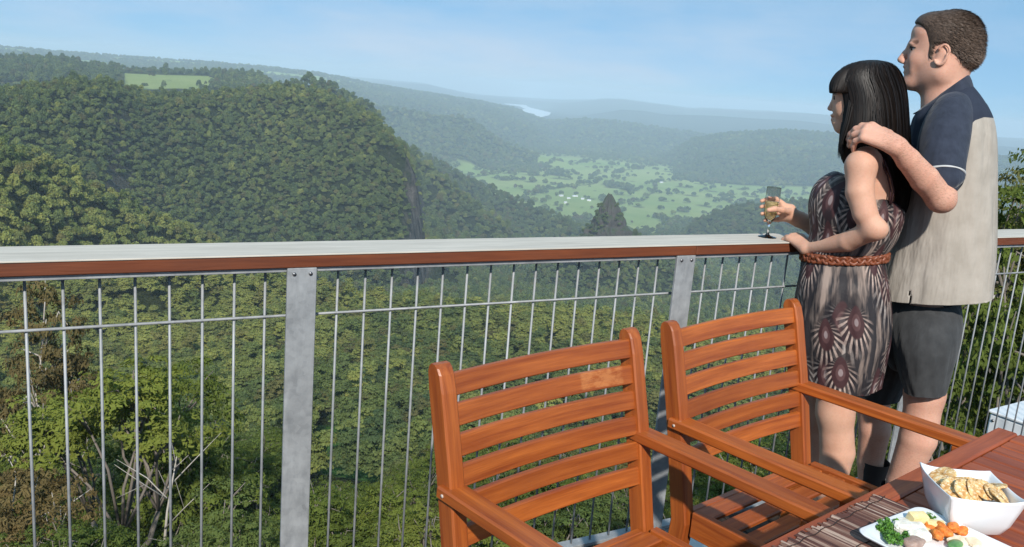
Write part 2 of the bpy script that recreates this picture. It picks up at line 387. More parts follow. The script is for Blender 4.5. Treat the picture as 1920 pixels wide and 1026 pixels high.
me = np_mesh('terrain', np.stack([X, Y, Z], -1).reshape(-1, 3), F, dict(opn=OP.ravel(), tint=TI.ravel(), slope=SL.ravel(), dist=DG.ravel()), smooth=True)
def terrain_mat():
    t = NT('forest_floor'); co = t.n('ShaderNodeTexCoord').outputs['Object']
    opn = t.attr('opn').outputs['Fac']; tint = t.attr('tint').outputs['Fac']; sl = t.attr('slope').outputs['Fac']; ds = t.attr('dist').outputs['Fac']
    n1 = t.mapr(t.noise(co, .24, 6, .75), .35, .68, 0, 1); n2 = t.noise(co, .012, 5, .65); n3 = t.noise(co, .0016, 4, .6)
    fdark = t.mix(n1, (.012, .022, .009), (.070, .095, .032)); flight = t.mix(n1, (.022, .032, .010), (.15, .17, .05))
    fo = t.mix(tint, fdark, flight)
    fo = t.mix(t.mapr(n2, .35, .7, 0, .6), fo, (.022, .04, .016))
    gr = t.mix(n2, (.38, .50, .13), (.54, .60, .24)); gr = t.mix(t.mapr(n3, .4, .6, 0, .6), gr, (.24, .40, .09))
    gr = t.mix(t.mapr(ds, 300, 400, 1, 0), gr, t.mix(n1, (.05, .15, .03), (.16, .36, .07)))
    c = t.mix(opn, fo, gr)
    rock = t.mix(t.mapr(t.noise(t.scale(co, (1, 1, .16)), .09, 6, .75), .38, .62, 0, 1), (.022, .024, .024), (.22, .19, .17))
    c = t.mix(t.mapr(sl, 1.2, 1.9, 0, 1), c, rock)
    t.bump(n1, 5.0, 1.0)
    return t.set(c, .95, 0, .1)
tag(link('terrain', me, terrain_mat()), kind='structure')

# lake in the far valley
def lake_poly(px):
    return [at_z(a, b, -350.0) for a, b in px]
lake_px = [[(941, 193), (955, 191.5), (985, 192.5), (1003, 194.5), (985, 196.5), (992, 201), (1008, 205), (1033, 211), (1030, 216), (1008, 221.5), (1002, 217), (990, 211.5), (972, 206), (985, 204), (972, 199), (955, 197)]]
bm = bmesh.new()
for pl in lake_px:
    bm.faces.new([bm.verts.new(p) for p in lake_poly(pl)])
bmesh.ops.triangulate(bm, faces=bm.faces[:]); bmesh.ops.recalc_face_normals(bm, faces=bm.faces[:])
for f_ in bm.faces:
    if f_.normal.z < 0: f_.normal_flip()
me = bpy.data.meshes.new('lake'); bm.to_mesh(me); bm.free()
t = NT('lake_water'); co = t.n('ShaderNodeTexCoord').outputs['Object']; t.bump(t.noise(co, .02, 3), 2.0, .3)
tag(link('lake', me, t.set((.85, .88, .9), .35, 0, 1.0)), kind='structure')

# ---------------------------------------------------------------- foliage
def leaf_mat(name, cols, trans=.25, attr_kind='INSTANCER'):
    """cols = dark / mid / light; per-tree tint by attribute, per-leaf value 'lv'"""
    t = NT(name); ti = t.attr('tint', attr_kind).outputs['Fac']; lv = t.attr('lv').outputs['Fac']
    rnd = t.n('ShaderNodeObjectInfo').outputs['Random']
    x = t.math('ADD', t.math('MULTIPLY', ti, .75), t.math('MULTIPLY', rnd, .25))
    c = t.ramp(x, [(0, cols[0]), (.5, cols[1]), (1, cols[2])])
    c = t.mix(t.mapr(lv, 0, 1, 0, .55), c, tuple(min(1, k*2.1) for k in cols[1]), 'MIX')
    r2 = t.math('FRACT', t.math('MULTIPLY', rnd, 17.3))
    c = t.mix(t.mapr(r2, .76, 1, 0, .6), c, (.16, .12, .06)); r3 = t.math('FRACT', t.math('MULTIPLY', rnd, 41.7)); c = t.mix(t.mapr(r3, .7, 1, 0, .5), c, (.05, .10, .055))
    t.set(c, .75, 0, .2)
    tr = t.n('ShaderNodeBsdfTranslucent'); t.l(c, tr.inputs[0])
    ms = t.n('ShaderNodeMixShader'); ms.inputs[0].default_value = trans
    t.l(t.b.outputs[0], ms.inputs[1]); t.l(tr.outputs[0], ms.inputs[2]); t.l(ms.outputs[0], t.out.inputs[0])
    return t.m
GREEN = ((.034, .066, .036), (.125, .162, .048), (.36, .36, .095))
M_leaf = leaf_mat('foliage', GREEN, .38)
t = NT('bark'); co = t.n('ShaderNodeTexCoord').outputs['Object']
M_bark = t.set(t.mix(t.noise(t.scale(co, (4, 4, 1)), 1.2, 5, .7), (.07, .055, .045), (.30, .26, .22)), .9)
t = NT('pale_bark'); co = t.n('ShaderNodeTexCoord').outputs['Object']
M_pale = t.set(t.mix(t.noise(t.scale(co, (4, 4, .7)), 1.2, 5, .7), (.2, .16, .13), (.62, .58, .52)), .8)

def cards(cen, nrm, size, jit, rs, aspect=1.0):
    """quads at cen facing about nrm"""
    n = len(cen); nn = nrm+rs.normal(0, jit, (n, 3)); nn /= np.linalg.norm(nn, axis=1, keepdims=True)+1e-9
    a = np.cross(nn, rs.normal(0, 1, (n, 3))); a /= np.linalg.norm(a, axis=1, keepdims=True)+1e-9; b = np.cross(nn, a)
    s = size*rs.uniform(.6, 1.3, (n, 1)); a = a*s; b = b*s*aspect
    V = np.stack([cen-a-b, cen+a-b*.6, cen+a*.8+b, cen-a*.7+b*.8], 1).reshape(-1, 3)
    F = np.arange(4*n).reshape(n, 4); return V, F
def crown(seed, R=4.5, Hc=6.0, z0=6.0, lobes=9, n=420, size=.75, jit=.55, flat=.62, lobe_r=(.34, .55)):
    rs = np.random.default_rng(seed); cs = []; rr = []
    for i in range(lobes):
        a = rs.uniform(0, 6.283); r = R*.62*math.sqrt(rs.uniform(0, 1)); zz = z0+Hc*(.25+.6*(1-(r/(R*.7))**2)*rs.uniform(.6, 1.1))
        cs.append((r*math.cos(a), r*math.sin(a), zz)); rr.append(R*rs.uniform(*lobe_r))
    cs = np.array(cs); rr = np.array(rr)
    k = rs.choice(lobes, n*2, p=rr**2/(rr**2).sum()); u = rs.normal(0, 1, (n*2, 3)); u /= np.linalg.norm(u, axis=1, keepdims=True)
    rad = rr[k][:, None]*(rs.uniform(.72, 1.04, (n*2, 1)))
    p = cs[k]+u*rad*np.array([1, 1, flat])
    low = (u[:, 2] > -.2); p = p[low][:n]; u = u[low][:n]; k = k[low][:n]
    un = u/np.array([1, 1, flat]); un /= np.linalg.norm(un, axis=1, keepdims=True)
    V, F = cards(p, un, size, jit, rs)
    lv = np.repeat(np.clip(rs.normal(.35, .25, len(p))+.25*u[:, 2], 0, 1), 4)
    return V, F, lv, cs, rr
def crown2(seed, R=4.5, Hc=6.0, z0=6.0, lobes=9, clumps=160, per=30, size=.1, flat=.7, lobe_r=(.3, .45), cr=.5, asp=.45):
    """crown of leaf clumps set on lobes"""
    rs = np.random.default_rng(seed); cs = []; rr = []
    for i in range(lobes):
        a = rs.uniform(0, 6.283); r = R*.68*math.sqrt(rs.uniform(0, 1)); zz = z0+Hc*(.12+.72*(1-(r/(R*.75))**2)*rs.uniform(.55, 1.15))
        cs.append((r*math.cos(a), r*math.sin(a), zz)); rr.append(R*rs.uniform(*lobe_r))
    cs = np.array(cs); rr = np.array(rr)
    k = rs.choice(lobes, clumps*2, p=rr**2/(rr**2).sum()); u = rs.normal(0, 1, (clumps*2, 3)); u /= np.linalg.norm(u, axis=1, keepdims=True)
    ok = u[:, 2] > -.35; k = k[ok][:clumps]; u = u[ok][:clumps]
    cc = cs[k]+u*rr[k][:, None]*rs.uniform(.65, 1.12, (len(k), 1))*np.array([1, 1, flat])
    crr = cr*rs.uniform(.55, 1.3, len(cc)); n = len(cc)*per; j = np.repeat(np.arange(len(cc)), per)
    w = rs.normal(0, 1, (n, 3)); w /= np.linalg.norm(w, axis=1, keepdims=True); w[:, 2] = np.abs(w[:, 2])*.9-.25
    p = cc[j]+w*crr[j][:, None]*rs.uniform(.5, 1.0, (n, 1))*np.array([1, 1, .6])
    nn = w*.7+u[j]*.5+np.array([0, 0, .35]); nn /= np.linalg.norm(nn, axis=1, keepdims=True)
    V, F = cards(p, nn, size, .35, rs, asp)
    cv = rs.normal(0, .2, len(cc))
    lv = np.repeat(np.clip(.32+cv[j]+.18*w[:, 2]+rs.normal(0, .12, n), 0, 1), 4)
    return V, F, lv, cs, rr
def hidden(o):
    o.hide_render = True; o.hide_viewport = True
far_protos = []
for s_ in range(12):
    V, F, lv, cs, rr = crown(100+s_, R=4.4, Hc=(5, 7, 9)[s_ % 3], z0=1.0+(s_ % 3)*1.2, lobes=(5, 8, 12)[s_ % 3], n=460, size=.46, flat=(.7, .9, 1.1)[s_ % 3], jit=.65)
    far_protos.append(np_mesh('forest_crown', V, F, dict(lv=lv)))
tiny_protos = []
for s_ in range(4):
    V, F, lv, cs, rr = crown(200+s_, R=6.0, Hc=7, z0=1.0, lobes=7, n=90, size=1.7, flat=.7)
    tiny_protos.append(np_mesh('forest_clump', V, F, dict(lv=lv)))
for m_ in far_protos+tiny_protos: m_.materials.append(M_leaf)

def scatter(name, P, S, RZ, TI_, protos):
    """one stuff object: instances of the prototypes on a cloud of points"""
    me = bpy.data.meshes.new(name); me.vertices.add(len(P)); me.vertices.foreach_set('co', np.asarray(P, np.float32).ravel())
    for n, arr, ty in (('sc', S, 'FLOAT_VECTOR'), ('rz', RZ, 'FLOAT'), ('tint', TI_, 'FLOAT')):
        a = me.attributes.new(n, ty, 'POINT'); a.data.foreach_set('vector' if ty == 'FLOAT_VECTOR' else 'value', np.asarray(arr, np.float32).ravel())
    o = bpy.data.objects.new(name, me); C.objects.link(o)
    col = bpy.data.collections.new(name+'_crowns')
    for pm in protos: col.objects.link(bpy.data.objects.new(pm.name, pm))
    g = bpy.data.node_groups.new(name, 'GeometryNodeTree'); g.interface.new_socket('Geometry', in_out='INPUT', socket_type='NodeSocketGeometry'); g.interface.new_socket('Geometry', in_out='OUTPUT', socket_type='NodeSocketGeometry')
    N = g.nodes; gi = N.new('NodeGroupInput'); go = N.new('NodeGroupOutput')
    ci = N.new('GeometryNodeCollectionInfo'); ci.inputs[0].default_value = col; ci.inputs[1].default_value = True; ci.inputs[2].default_value = True
    iop = N.new('GeometryNodeInstanceOnPoints'); iop.inputs['Pick Instance'].default_value = True
    def na(nm, dt):
        q = N.new('GeometryNodeInputNamedAttribute'); q.data_type = dt; q.inputs[0].default_value = nm; return q.outputs[0]
    rv = N.new('FunctionNodeRandomValue'); rv.data_type = 'INT'; rv.inputs[4].default_value = 0; rv.inputs[5].default_value = len(protos)-1
    cx_ = N.new('ShaderNodeCombineXYZ'); g.links.new(na('rz', 'FLOAT'), cx_.inputs[2])
    g.links.new(gi.outputs[0], iop.inputs['Points']); g.links.new(ci.outputs[0], iop.inputs['Instance'])
    g.links.new([s for s in rv.outputs if s.type == 'INT'][0], iop.inputs['Instance Index'])
    g.links.new(cx_.outputs[0], iop.inputs['Rotation']); g.links.new(na('sc', 'FLOAT_VECTOR'), iop.inputs['Scale'])
    g.links.new(iop.outputs[0], go.inputs[0])
    md = o.modifiers.new('scatter', 'NODES'); md.node_group = g
    return o
def ring_points(d0, d1, g0, g1, a0=-12, a1=72):
    if d0 > 100:      # free scatter, thinning outwards
        a0 = math.radians(a0); a1 = math.radians(a1); out = []; d = d0; step = 40.0
        while d < d1:
            s2 = min(step*max(1, d/400), d1-d+1e-6); g = g0+(g1-g0)*(d-d0)/(d1-d0); n = int((a1-a0)*(d+s2/2)*s2/(g*g)*1.12)
            az = rng.uniform(a0, a1, n); dd = np.sqrt(rng.uniform(d*d, (d+s2)**2, n)); out.append(np.stack([dd*np.sin(az), dd*np.cos(az)], 1)); d += s2
        return np.concatenate(out)
    out = []; d = d0; a0 = math.radians(a0); a1 = math.radians(a1)
    while d < d1:
        g = g0+(g1-g0)*(d-d0)/(d1-d0); n = int((a1-a0)*d/g)
        az = a0+(np.arange(n)+rng.uniform(-.45, .45, n)+rng.uniform(0, 1))*(a1-a0)/n; dd = d+rng.uniform(-.5, .5, n)*g
        out.append(np.stack([dd*np.sin(az), dd*np.cos(az)], 1)); d += g*.92
    return np.concatenate(out)
mid_protos = []
for s_ in range(6):
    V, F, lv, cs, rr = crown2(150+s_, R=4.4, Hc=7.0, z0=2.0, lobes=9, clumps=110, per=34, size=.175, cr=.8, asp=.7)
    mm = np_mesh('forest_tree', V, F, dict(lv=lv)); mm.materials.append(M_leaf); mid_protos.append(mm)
near_mid = ring_points(128, 480, 5.6, 5.8)
mid = np.concatenate([ring_points(480, 880, 5.6, 5.6), ring_points(880, 1320, 4.9, 5.1), ring_points(1320, 1500, 6.5, 7.5)])
farp = ring_points(1500, 3000, 9.0, 13); vfar = np.concatenate([ring_points(3000, 7200, 17, 28, -5, 68), ring_points(7200, 9600, 36, 44, -5, 42)])
def prep(P, dens_open):
    o_, t_ = zones(P[:, 0], P[:, 1]); z = terrain(P[:, 0], P[:, 1]); e = 3.0
    sl = np.hypot(terrain(P[:, 0]+e, P[:, 1])-z, terrain(P[:, 0], P[:, 1]+e)-z)/e
    dP = np.hypot(P[:, 0], P[:, 1]); aP = np.arctan2(P[:, 0], P[:, 1]); clr = (dP > 2040) & (dP < 2600) & (aP > azd(228, 140, 1)[0]) & (aP < azd(395, 140, 1)[0])
    keep = (rng.uniform(0, 1, len(P)) > o_*dens_open) & ~(clr & (rng.uniform(0, 1, len(P)) > .04)) & (rng.uniform(0, 1, len(P)) > np.clip((sl-1.25)*1.6, 0, .93))
    return np.c_[P, z][keep], t_[keep]
for nm, P_, dens, protos, sc, lab in (('forest_below', near_mid, .90, mid_protos, (.55, 1.3), ''), ('distant_forest', mid, 1.0, far_protos, (.48, 1.12), ''), ('hillside_forest', farp, .97, far_protos, (1.0, 2.1), ''), ('valley_woodland', vfar, .99, tiny_protos, (1.1, 2.8), '')):
    Pz, T_ = prep(P_, dens)
    n = len(Pz); s = rng.uniform(sc[0], sc[1], (n, 1)); S = np.c_[s*rng.uniform(.85, 1.15, (n, 1)), s*rng.uniform(.85, 1.15, (n, 1)), s*rng.uniform(.8, 1.25, (n, 1))]
    T_ = np.clip(T_+rng.normal(0, .26, n)+(.16 if nm == 'forest_below' else 0), 0, 1)
    o = scatter(nm, Pz-np.array([0, 0, .5]), S, rng.uniform(0, 6.28, n), T_, protos)
    tag(o, {'distant_forest': 'dense gum forest covering the slopes below and the big hill', 'forest_below': 'canopy of the gum forest on the bright spur beyond the near trees', 'hillside_forest': 'blue green forest on the mesa and the hills beyond', 'valley_woodland': 'scattered dark tree belts on the valley pastures'}[nm], 'forest', kind='stuff')

# ---------------------------------------------------------------- single trees close to the deck
def near_leaf(name, cols):
    return leaf_mat(name, cols, .3, 'OBJECT')
M_near = near_leaf('gum_leaves', ((.028, .050, .012), (.095, .125, .022), (.20, .22, .038)))
M_brownleaf = near_leaf('russet_leaves', ((.055, .050, .020), (.12, .095, .036), (.20, .125, .050)))
def tree_meshes(seed, R, H, Hc, lobes, n, size, bark, leaf, flat=.6, lobe_r=(.26, .42), dead=False):
    rs = np.random.default_rng(seed)
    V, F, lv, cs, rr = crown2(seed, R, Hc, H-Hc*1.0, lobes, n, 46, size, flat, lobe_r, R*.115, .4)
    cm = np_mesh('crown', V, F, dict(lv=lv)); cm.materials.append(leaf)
    mb = MB(); fork = Vector((rs.normal(0, .3), rs.normal(0, .3), (H-Hc)*.8))
    mb.tube([(0, 0, -2), (rs.normal(0, .1), rs.normal(0, .1), fork.z*.5), fork], [R*.05, R*.04, R*.03], 8)
    knots = [(fork, .026)]
    for q in range(4):
        a = rs.uniform(0, 6.28); b0 = Vector((0, 0, 0)).lerp(fork, rs.uniform(.5, .95)); e0 = b0+Vector((math.cos(a)*R*.33, math.sin(a)*R*.33, Hc*rs.uniform(.22, .42)))
        mb.tube([b0, b0.lerp(e0, .5)+Vector(rs.normal(0, .18, 3)), e0], [R*.032, R*.026, R*.020], 7); knots.append((e0, .018))
    for c, r in zip(cs, rr):
        c = Vector(c); fk, w_ = min(knots, key=lambda kq: (kq[0]-c).length+(1.5 if kq[0] is fork else 0)); m1 = fk.lerp(c, .5)+Vector(rs.normal(0, .22, 3)); m1.z += .15
        mb.tube([fk, m1, c], [R*w_*.8, R*.012, R*.006], 6)
        for _ in range(3):
            e = c+Vector(rs.normal(0, 1, 3)).normalized()*r*.9; e.z = max(e.z, c.z-.2*r)
            mb.tube([m1.lerp(c, .6), c.lerp(e, .4)+Vector(rs.normal(0, .1, 3)), e], [R*.012, R*.008, R*.004], 5)
    me = bpy.data.meshes.new('trunk'); me.from_pydata(mb.v, [], mb.f); me.polygons.foreach_set('use_smooth', [True]*len(me.polygons)); me.materials.append(bark)
    return me, cm, H
KINDS = {
 'gum': [tree_meshes(300+i, 4.2, 15, 6.5, 17, 330, .085, M_bark, M_near) for i in range(4)],
 'bushy': [tree_meshes(320+i, 4.0, 11, 7.0, 22, 420, .085, M_bark, M_near, 0.8, (.26, .4)) for i in range(3)],
 'russet': [tree_meshes(340+i, 3.4, 10, 6.0, 15, 300, .075, M_pale, M_brownleaf, .75) for i in range(2)],
 'shrub': [tree_meshes(360+i, 2.0, 4.5, 3.8, 14, 220, .042, M_bark, M_near, .8) for i in range(3)]}
TXT = {'gum': ('gum_tree', 'one of the olive green gum trees massed on the slope below the deck', 'tree', 'gum trees on the near slope'),
 'bushy': ('bushy_tree', 'one of the rounded dark green trees filling the near slope', 'tree', 'bushy trees on the near slope'),
 'russet': ('russet_tree', 'one of the rusty brown leaved small trees among the green ones', 'tree', 'russet trees on the near slope'),
 'shrub': ('shrub', 'one of the dark low bushes crowding the ground beyond the railing at right', 'shrub', 'bushes beyond the railing')}
def plant(kind, x, y, top_z=None, scale=1.0, tint=.5, var=None, label=None, group=True, width=1.0):
    tm, cm, H = KINDS[kind][rng.integers(len(KINDS[kind])) if var is None else var]
    gz = float(terrain(x, y)); s = scale
    if top_z is not None: s = max(.25, (top_z-gz)/H)
    nm, lab, cat, grp = TXT[kind]
    if kind in ('gum', 'bushy') and not label:
        tone = 'bright yellow green' if tint > .62 else 'mid green' if tint > .38 else 'deep green'
        where = 'left of the broad post' if proj((x, y, gz+8))[0] < 565 else 'behind the chairs' if proj((x, y, gz+8))[0] < 1500 else 'beyond the couple and the table'
        lab = '%s %s on the near slope %s' % (tone, 'gum tree' if kind == 'gum' else 'rounded bushy tree', where); grp = '%s %s %s' % (tone, 'gums' if kind == 'gum' else 'bushy trees', where)
    e = empty(nm, (x, y, gz), float(rng.uniform(0, 6.28)), label or lab, cat, None if label else grp)
    w = s*width if top_z is None else min(s, 1.35)*width
    e.scale = (w, w, s)
    for n_, m_ in (('trunk', tm), ('crown', cm)):
        o = bpy.data.objects.new(n_, m_); C.objects.link(o); o.parent = e
        if n_ == 'crown': o['tint'] = float(np.clip(tint, 0, 1))
    return e
# highest photo row a near tree may reach, by column
LX = [-200, 0, 60, 130, 250, 350, 430, 520, 585, 610, 690, 730, 800, 900, 1000, 1200, 1400, 1550, 1700, 1830, 1860, 2100]
LY = [600, 640, 640, 740, 740, 720, 760, 780, 850, 915, 900, 850, 800, 790, 770, 730, 650, 590, 540, 470, 440, 420]
cand = np.concatenate([ring_points(9, 34, 3.0, 4.2, 0, 66), ring_points(34, 128, 4.6, 6.8, -6, 66)])
opn_, tin_ = zones(cand[:, 0], cand[:, 1]); cz_ = terrain(cand[:, 0], cand[:, 1])
order = np.argsort(np.hypot(cand[:, 0], cand[:, 1])); cnt = 0; far_rest = []
for i in order:
    x, y = cand[i]; d = math.hypot(x, y); gz = cz_[i]
    if y < 4.2: continue
    kind = 'shrub' if d < 26 else rng.choice(['gum', 'bushy', 'russet'], p=[.5, .36, .14])
    h = {'shrub': 4.2, 'gum': 14, 'bushy': 10.5, 'russet': 9}[kind]*rng.uniform(.75, 1.2)
    if d < 50 and kind != 'shrub': h *= .75
    px, py = proj((x, y, gz+h)); px0, py0 = proj((x, y, gz))
    rad = 4.2*FPX/d
    if px < -rad-60 or px > 1990+rad or py > 1040: continue
    lim = np.interp([px-rad*.7, px, px+rad*.7], LX, LY).max()
    if py < lim:
        zt = at_d(px, lim, d)[2]; h = zt-gz
        if h < {'shrub': 1.2}.get(kind, 3.0): continue
    if cnt > 285: far_rest.append((x, y, gz, h, tin_[i])); continue
    plant(kind, x, y, top_z=gz+h, tint=float(np.clip(tin_[i]*.8+.1+rng.normal(0, .2), 0, 1))); cnt += 1
print('near trees', cnt, 'rest', len(far_rest))
if far_rest:
    A_ = np.array(far_rest); s = A_[:, 3]/9.0
    o = scatter('near_slope_forest', A_[:, :3]-np.array([0, 0, .5]), np.c_[np.minimum(s, 1.1), np.minimum(s, 1.1), s], rng.uniform(0, 6.28, len(A_)), A_[:, 4], mid_protos)
    tag(o, 'green tree canopy of the slope just above the grassy clearing', 'forest', kind='stuff')
def hero(kind, px, py, D, tint, label, var=0, width=1.0):
    p = at_d(px, py, D); return plant(kind, p[0], p[1], top_z=p[2], tint=tint, var=var, label=label, width=width)
hero('gum', 215, 640, 44, .95, 'tall bright yellow green gum tree behind the leftmost balusters', 1, 1.05)
hero('bushy', 335, 700, 50, .62, 'broad leafy tree just right of the bright yellow green gum', 1, 1.0)
hero('russet', 75, 560, 58, .45, 'tall brown tinged tree rising close under the handrail at far left', 0, 1.1)
hero('russet', 60, 850, 38, .8, 'orange brown tree in the bottom left corner', 1, .8)
hero('gum', 1915, 276, 26, .75, 'tall gum tree standing above the handrail at the right edge', 0, .62)
hero('gum', 1985, 268, 30, .6, 'second tall gum cut off by the right edge of the picture', 2, .7)
hero('bushy', 1925, 385, 17, .35, 'dark bushy tree under the tall gum at the right edge', 1, .55)
# dead tree with bare white limbs
def dead_tree(px, py, D, label, seed):
    rs = np.random.default_rng(seed); p = at_d(px, py, D); gz = float(terrain(p[0], p[1])); H = p[2]-gz; mb = MB()
    pts = [Vector((0, 0, -1)), Vector((.2, 0, H*.5)), Vector((.5, .1, H*.8)), Vector((1.0, 0, H))]
    mb.tube(pts, [.11, .08, .05, .02], 8)
    for k in range(7):
        z = H*rs.uniform(.62, .95); a = rs.uniform(0, 6.28); L = rs.uniform(1.2, 2.6); b = Vector((.2+.5*(z/H-.5)*2, 0, z)); d_ = Vector((math.cos(a), math.sin(a), rs.uniform(.4, 1.1)))
        m1 = b+d_*L*.5+Vector(rs.normal(0, .12, 3)); e1 = m1+d_*L*.6+Vector(rs.normal(0, .3, 3))
        mb.tube([b, m1, e1], [.032, .022, .008], 6); mb.tube([m1, m1+Vector(rs.normal(0, .6, 3))+Vector((0, 0, .4))], [.014, .005], 5)
    e = empty('dead_tree', (p[0], p[1], gz), rs.uniform(0, 6), label, 'dead tree'); mb.build('trunk', M_pale, e)
dead_tree(290, 850, 37, 'bare white dead tree standing near the bottom left of the balustrade', 5)
dead_tree(760, 870, 60, 'thin pale dead tree seen left of the nearer chair', 11)

# ---------------------------------------------------------------- rock spire in the valley
def spire():
    top = at_d(1144, 364, 1250); gz = float(terrain(top[0], top[1])); H = top[2]-gz+25
    rs = np.random.default_rng(3); nt, nh = 90, 60; V = []; 
    ax = AR[:2]/np.linalg.norm(AR[:2])
    prof_t = [0, .12, .3, .55, .8, 1.0]; prof_r = [2, 11, 21, 33, 46, 62]
    th = np.linspace(0, 2*np.pi, nt, endpoint=False)
    for j in range(nh):
        u = j/(nh-1); r = np.interp(u, prof_t, prof_r)
        ledge = .12*math.sin(u*38)
        for a in th:
            n = float(fbm(np.array([a*1.6+3+math.cos(a)]), np.array([u*3.0]), 4, 5)[0]); n2 = float(fbm(np.array([math.cos(a)*3+7]), np.array([math.sin(a)*3+u*2]), 4, 15)[0])
            rr = r*(1+.35*n+.3*n2+ledge*.4)
            sh = 3*math.sin(u*3)
            V.append((rr*math.cos(a)*.95+sh, rr*math.sin(a)*.8, H*(1-u)-25+4*n))
    ii = np.arange(nt*nh).reshape(nh, nt); i2 = np.concatenate([ii, ii[:, :1]], 1)
    F = np.stack([i2[:-1, :-1], i2[1:, :-1], i2[1:, 1:], i2[:-1, 1:]], -1).reshape(-1, 4)
    me = np_mesh('rock_spire', V, F, smooth=False)
    t = NT('spire_rock'); g = t.n('ShaderNodeNewGeometry'); sx = t.n('ShaderNodeSeparateXYZ'); t.l(g.outputs['Normal'], sx.inputs[0])
    co = t.n('ShaderNodeTexCoord').outputs['Object']; n1 = t.noise(t.scale(co, (1, 1, .35)), .12, 6, .7)
    c = t.mix(n1, (.022, .020, .019), (.10, .085, .075)); c = t.mix(t.mapr(t.math('ADD', sx.outputs[2], t.math('MULTIPLY', t.noise(co, .08, 5), .6)), .55, .85, 0, 1), c, (.035, .05, .02))
    t.bump(n1, 3, 1)
    o = link('rock_spire', me, t.set(c, .95)); o.location = (top[0], top[1], gz)
    tag(o, 'pointed dark rock pinnacle rising from the forest above the handrail', 'rock')
    # scrub on it
    P = []; 
    for i in range(420):
        u = rs.uniform(.12, 1.0)**.8; a = rs.uniform(0, 6.28); r = np.interp(u, prof_t, prof_r)*1.0
        if fbm(np.array([a*2.]), np.array([u*5]), 3, 44)[0] < -.05 and u < .8: continue
        P.append((top[0]+r*math.cos(a)*.95, top[1]+r*math.sin(a)*.8, gz+H*(1-u)-26))
    P = np.array(P); s = rs.uniform(.35, .75, (len(P), 1))
    tag(scatter('spire_scrub', P, np.c_[s, s, s], rs.uniform(0, 6, len(P)), rs.uniform(0, .4, len(P)), far_protos), 'scrub clinging to the sides of the rock pinnacle', 'scrub', kind='stuff')
spire()

# ---------------------------------------------------------------- farm buildings on the pasture
M_white = plain('white_paint', (.8, .8, .78), .5); M_tin = plain('tin_roof', (.55, .57, .6), .4); M_glassd = plain('dark_window', (.03, .04, .05), .1)
FARM = [(1052, 368, 20, 8, 'long white farm shed at the left end of the farm cluster'), (1066, 373, 14, 8, 'small white farmhouse second from the left in the farm cluster'), (1078, 369, 24, 9, 'widest white shed in the middle of the farm cluster'),
        (1092, 374, 13, 8, 'white cottage right of the widest shed'), (1104, 377, 16, 9, 'white farmhouse at the right end of the cluster'), (1060, 381, 12, 7, 'small shed in front of the farm cluster'),
        (1329, 314, 34, 14, 'lone white farmhouse high on the pasture right of the cluster'), (1240, 343, 18, 9, 'lone pale shed between cluster and the high farmhouse')]
for px, py, L, W_, lab in FARM:
    D = 3000.0
    for _ in range(60):
        p = at_d(px, py, D); g = float(terrain(p[0], p[1])); D += (p[2]-g)/max(.02, -p[2]/D)*.8; D = min(max(D, 1500), 8000)
    p = at_d(px, py, D); g = float(terrain(p[0], p[1]))
    e = empty('farmhouse', (p[0], p[1], g), float(rng.uniform(-.6, .1)), lab, 'farmhouse')
    mb = MB(); mb.box((0, 0, 1.6), (L, W_, 5.2), None, .05); mb.build('wall', M_white, e)
    mb = MB(); o_ = .6; mb.add([(-L/2-o_, -W_/2-o_, 4.2), (L/2+o_, -W_/2-o_, 4.2), (L/2+o_, W_/2+o_, 4.2), (-L/2-o_, W_/2+o_, 4.2), (-L/2-o_, 0, 7), (L/2+o_, 0, 7)], [(0, 1, 5, 4), (2, 3, 4, 5), (0, 4, 3), (1, 2, 5), (0, 3, 2, 1)]); mb.build('roof', M_tin, e)
    for k in (-1, 1):
        mb = MB(); mb.box((k*L*.27, -W_/2-.02, 2.2), (1.6, .1, 1.3), None, .01); mb.build('window', M_glassd, e)
    mb = MB(); mb.box((0, -W_/2-.02, 1.6), (1.1, .1, 2.2), None, .01); mb.build('door', M_glassd, e)

# ---------------------------------------------------------------- haze
def haze():
    V = []; x0, x1, y0, y1, z0, z1 = -7500, 23500, -1500, 21500, -480, 90
    for z in (z0, z1):
        for a, b in ((x0, y0), (x1, y0), (x1, y1), (x0, y1)): V.append((a, b, z))
    F = [(0, 3, 2, 1), (4, 5, 6, 7), (0, 1, 5, 4), (1, 2, 6, 5), (2, 3, 7, 6), (3, 0, 4, 7)]
    me = bpy.data.meshes.new('haze'); me.from_pydata(V, [], F)
    m = bpy.data.materials.new('haze_air'); m.use_nodes = True; nt = m.node_tree; nt.nodes.clear()
    out = nt.nodes.new('ShaderNodeOutputMaterial'); v = nt.nodes.new('ShaderNodeVolumePrincipled')
    v.inputs['Color'].default_value = (.68, .86, 1.0, 1); v.inputs['Density'].default_value = HAZE; v.inputs['Anisotropy'].default_value = -.15
    nt.links.new(v.outputs[0], out.inputs['Volume'])
    tag(link('haze', me, m), kind='stuff')
HAZE = 1.08e-4
haze()
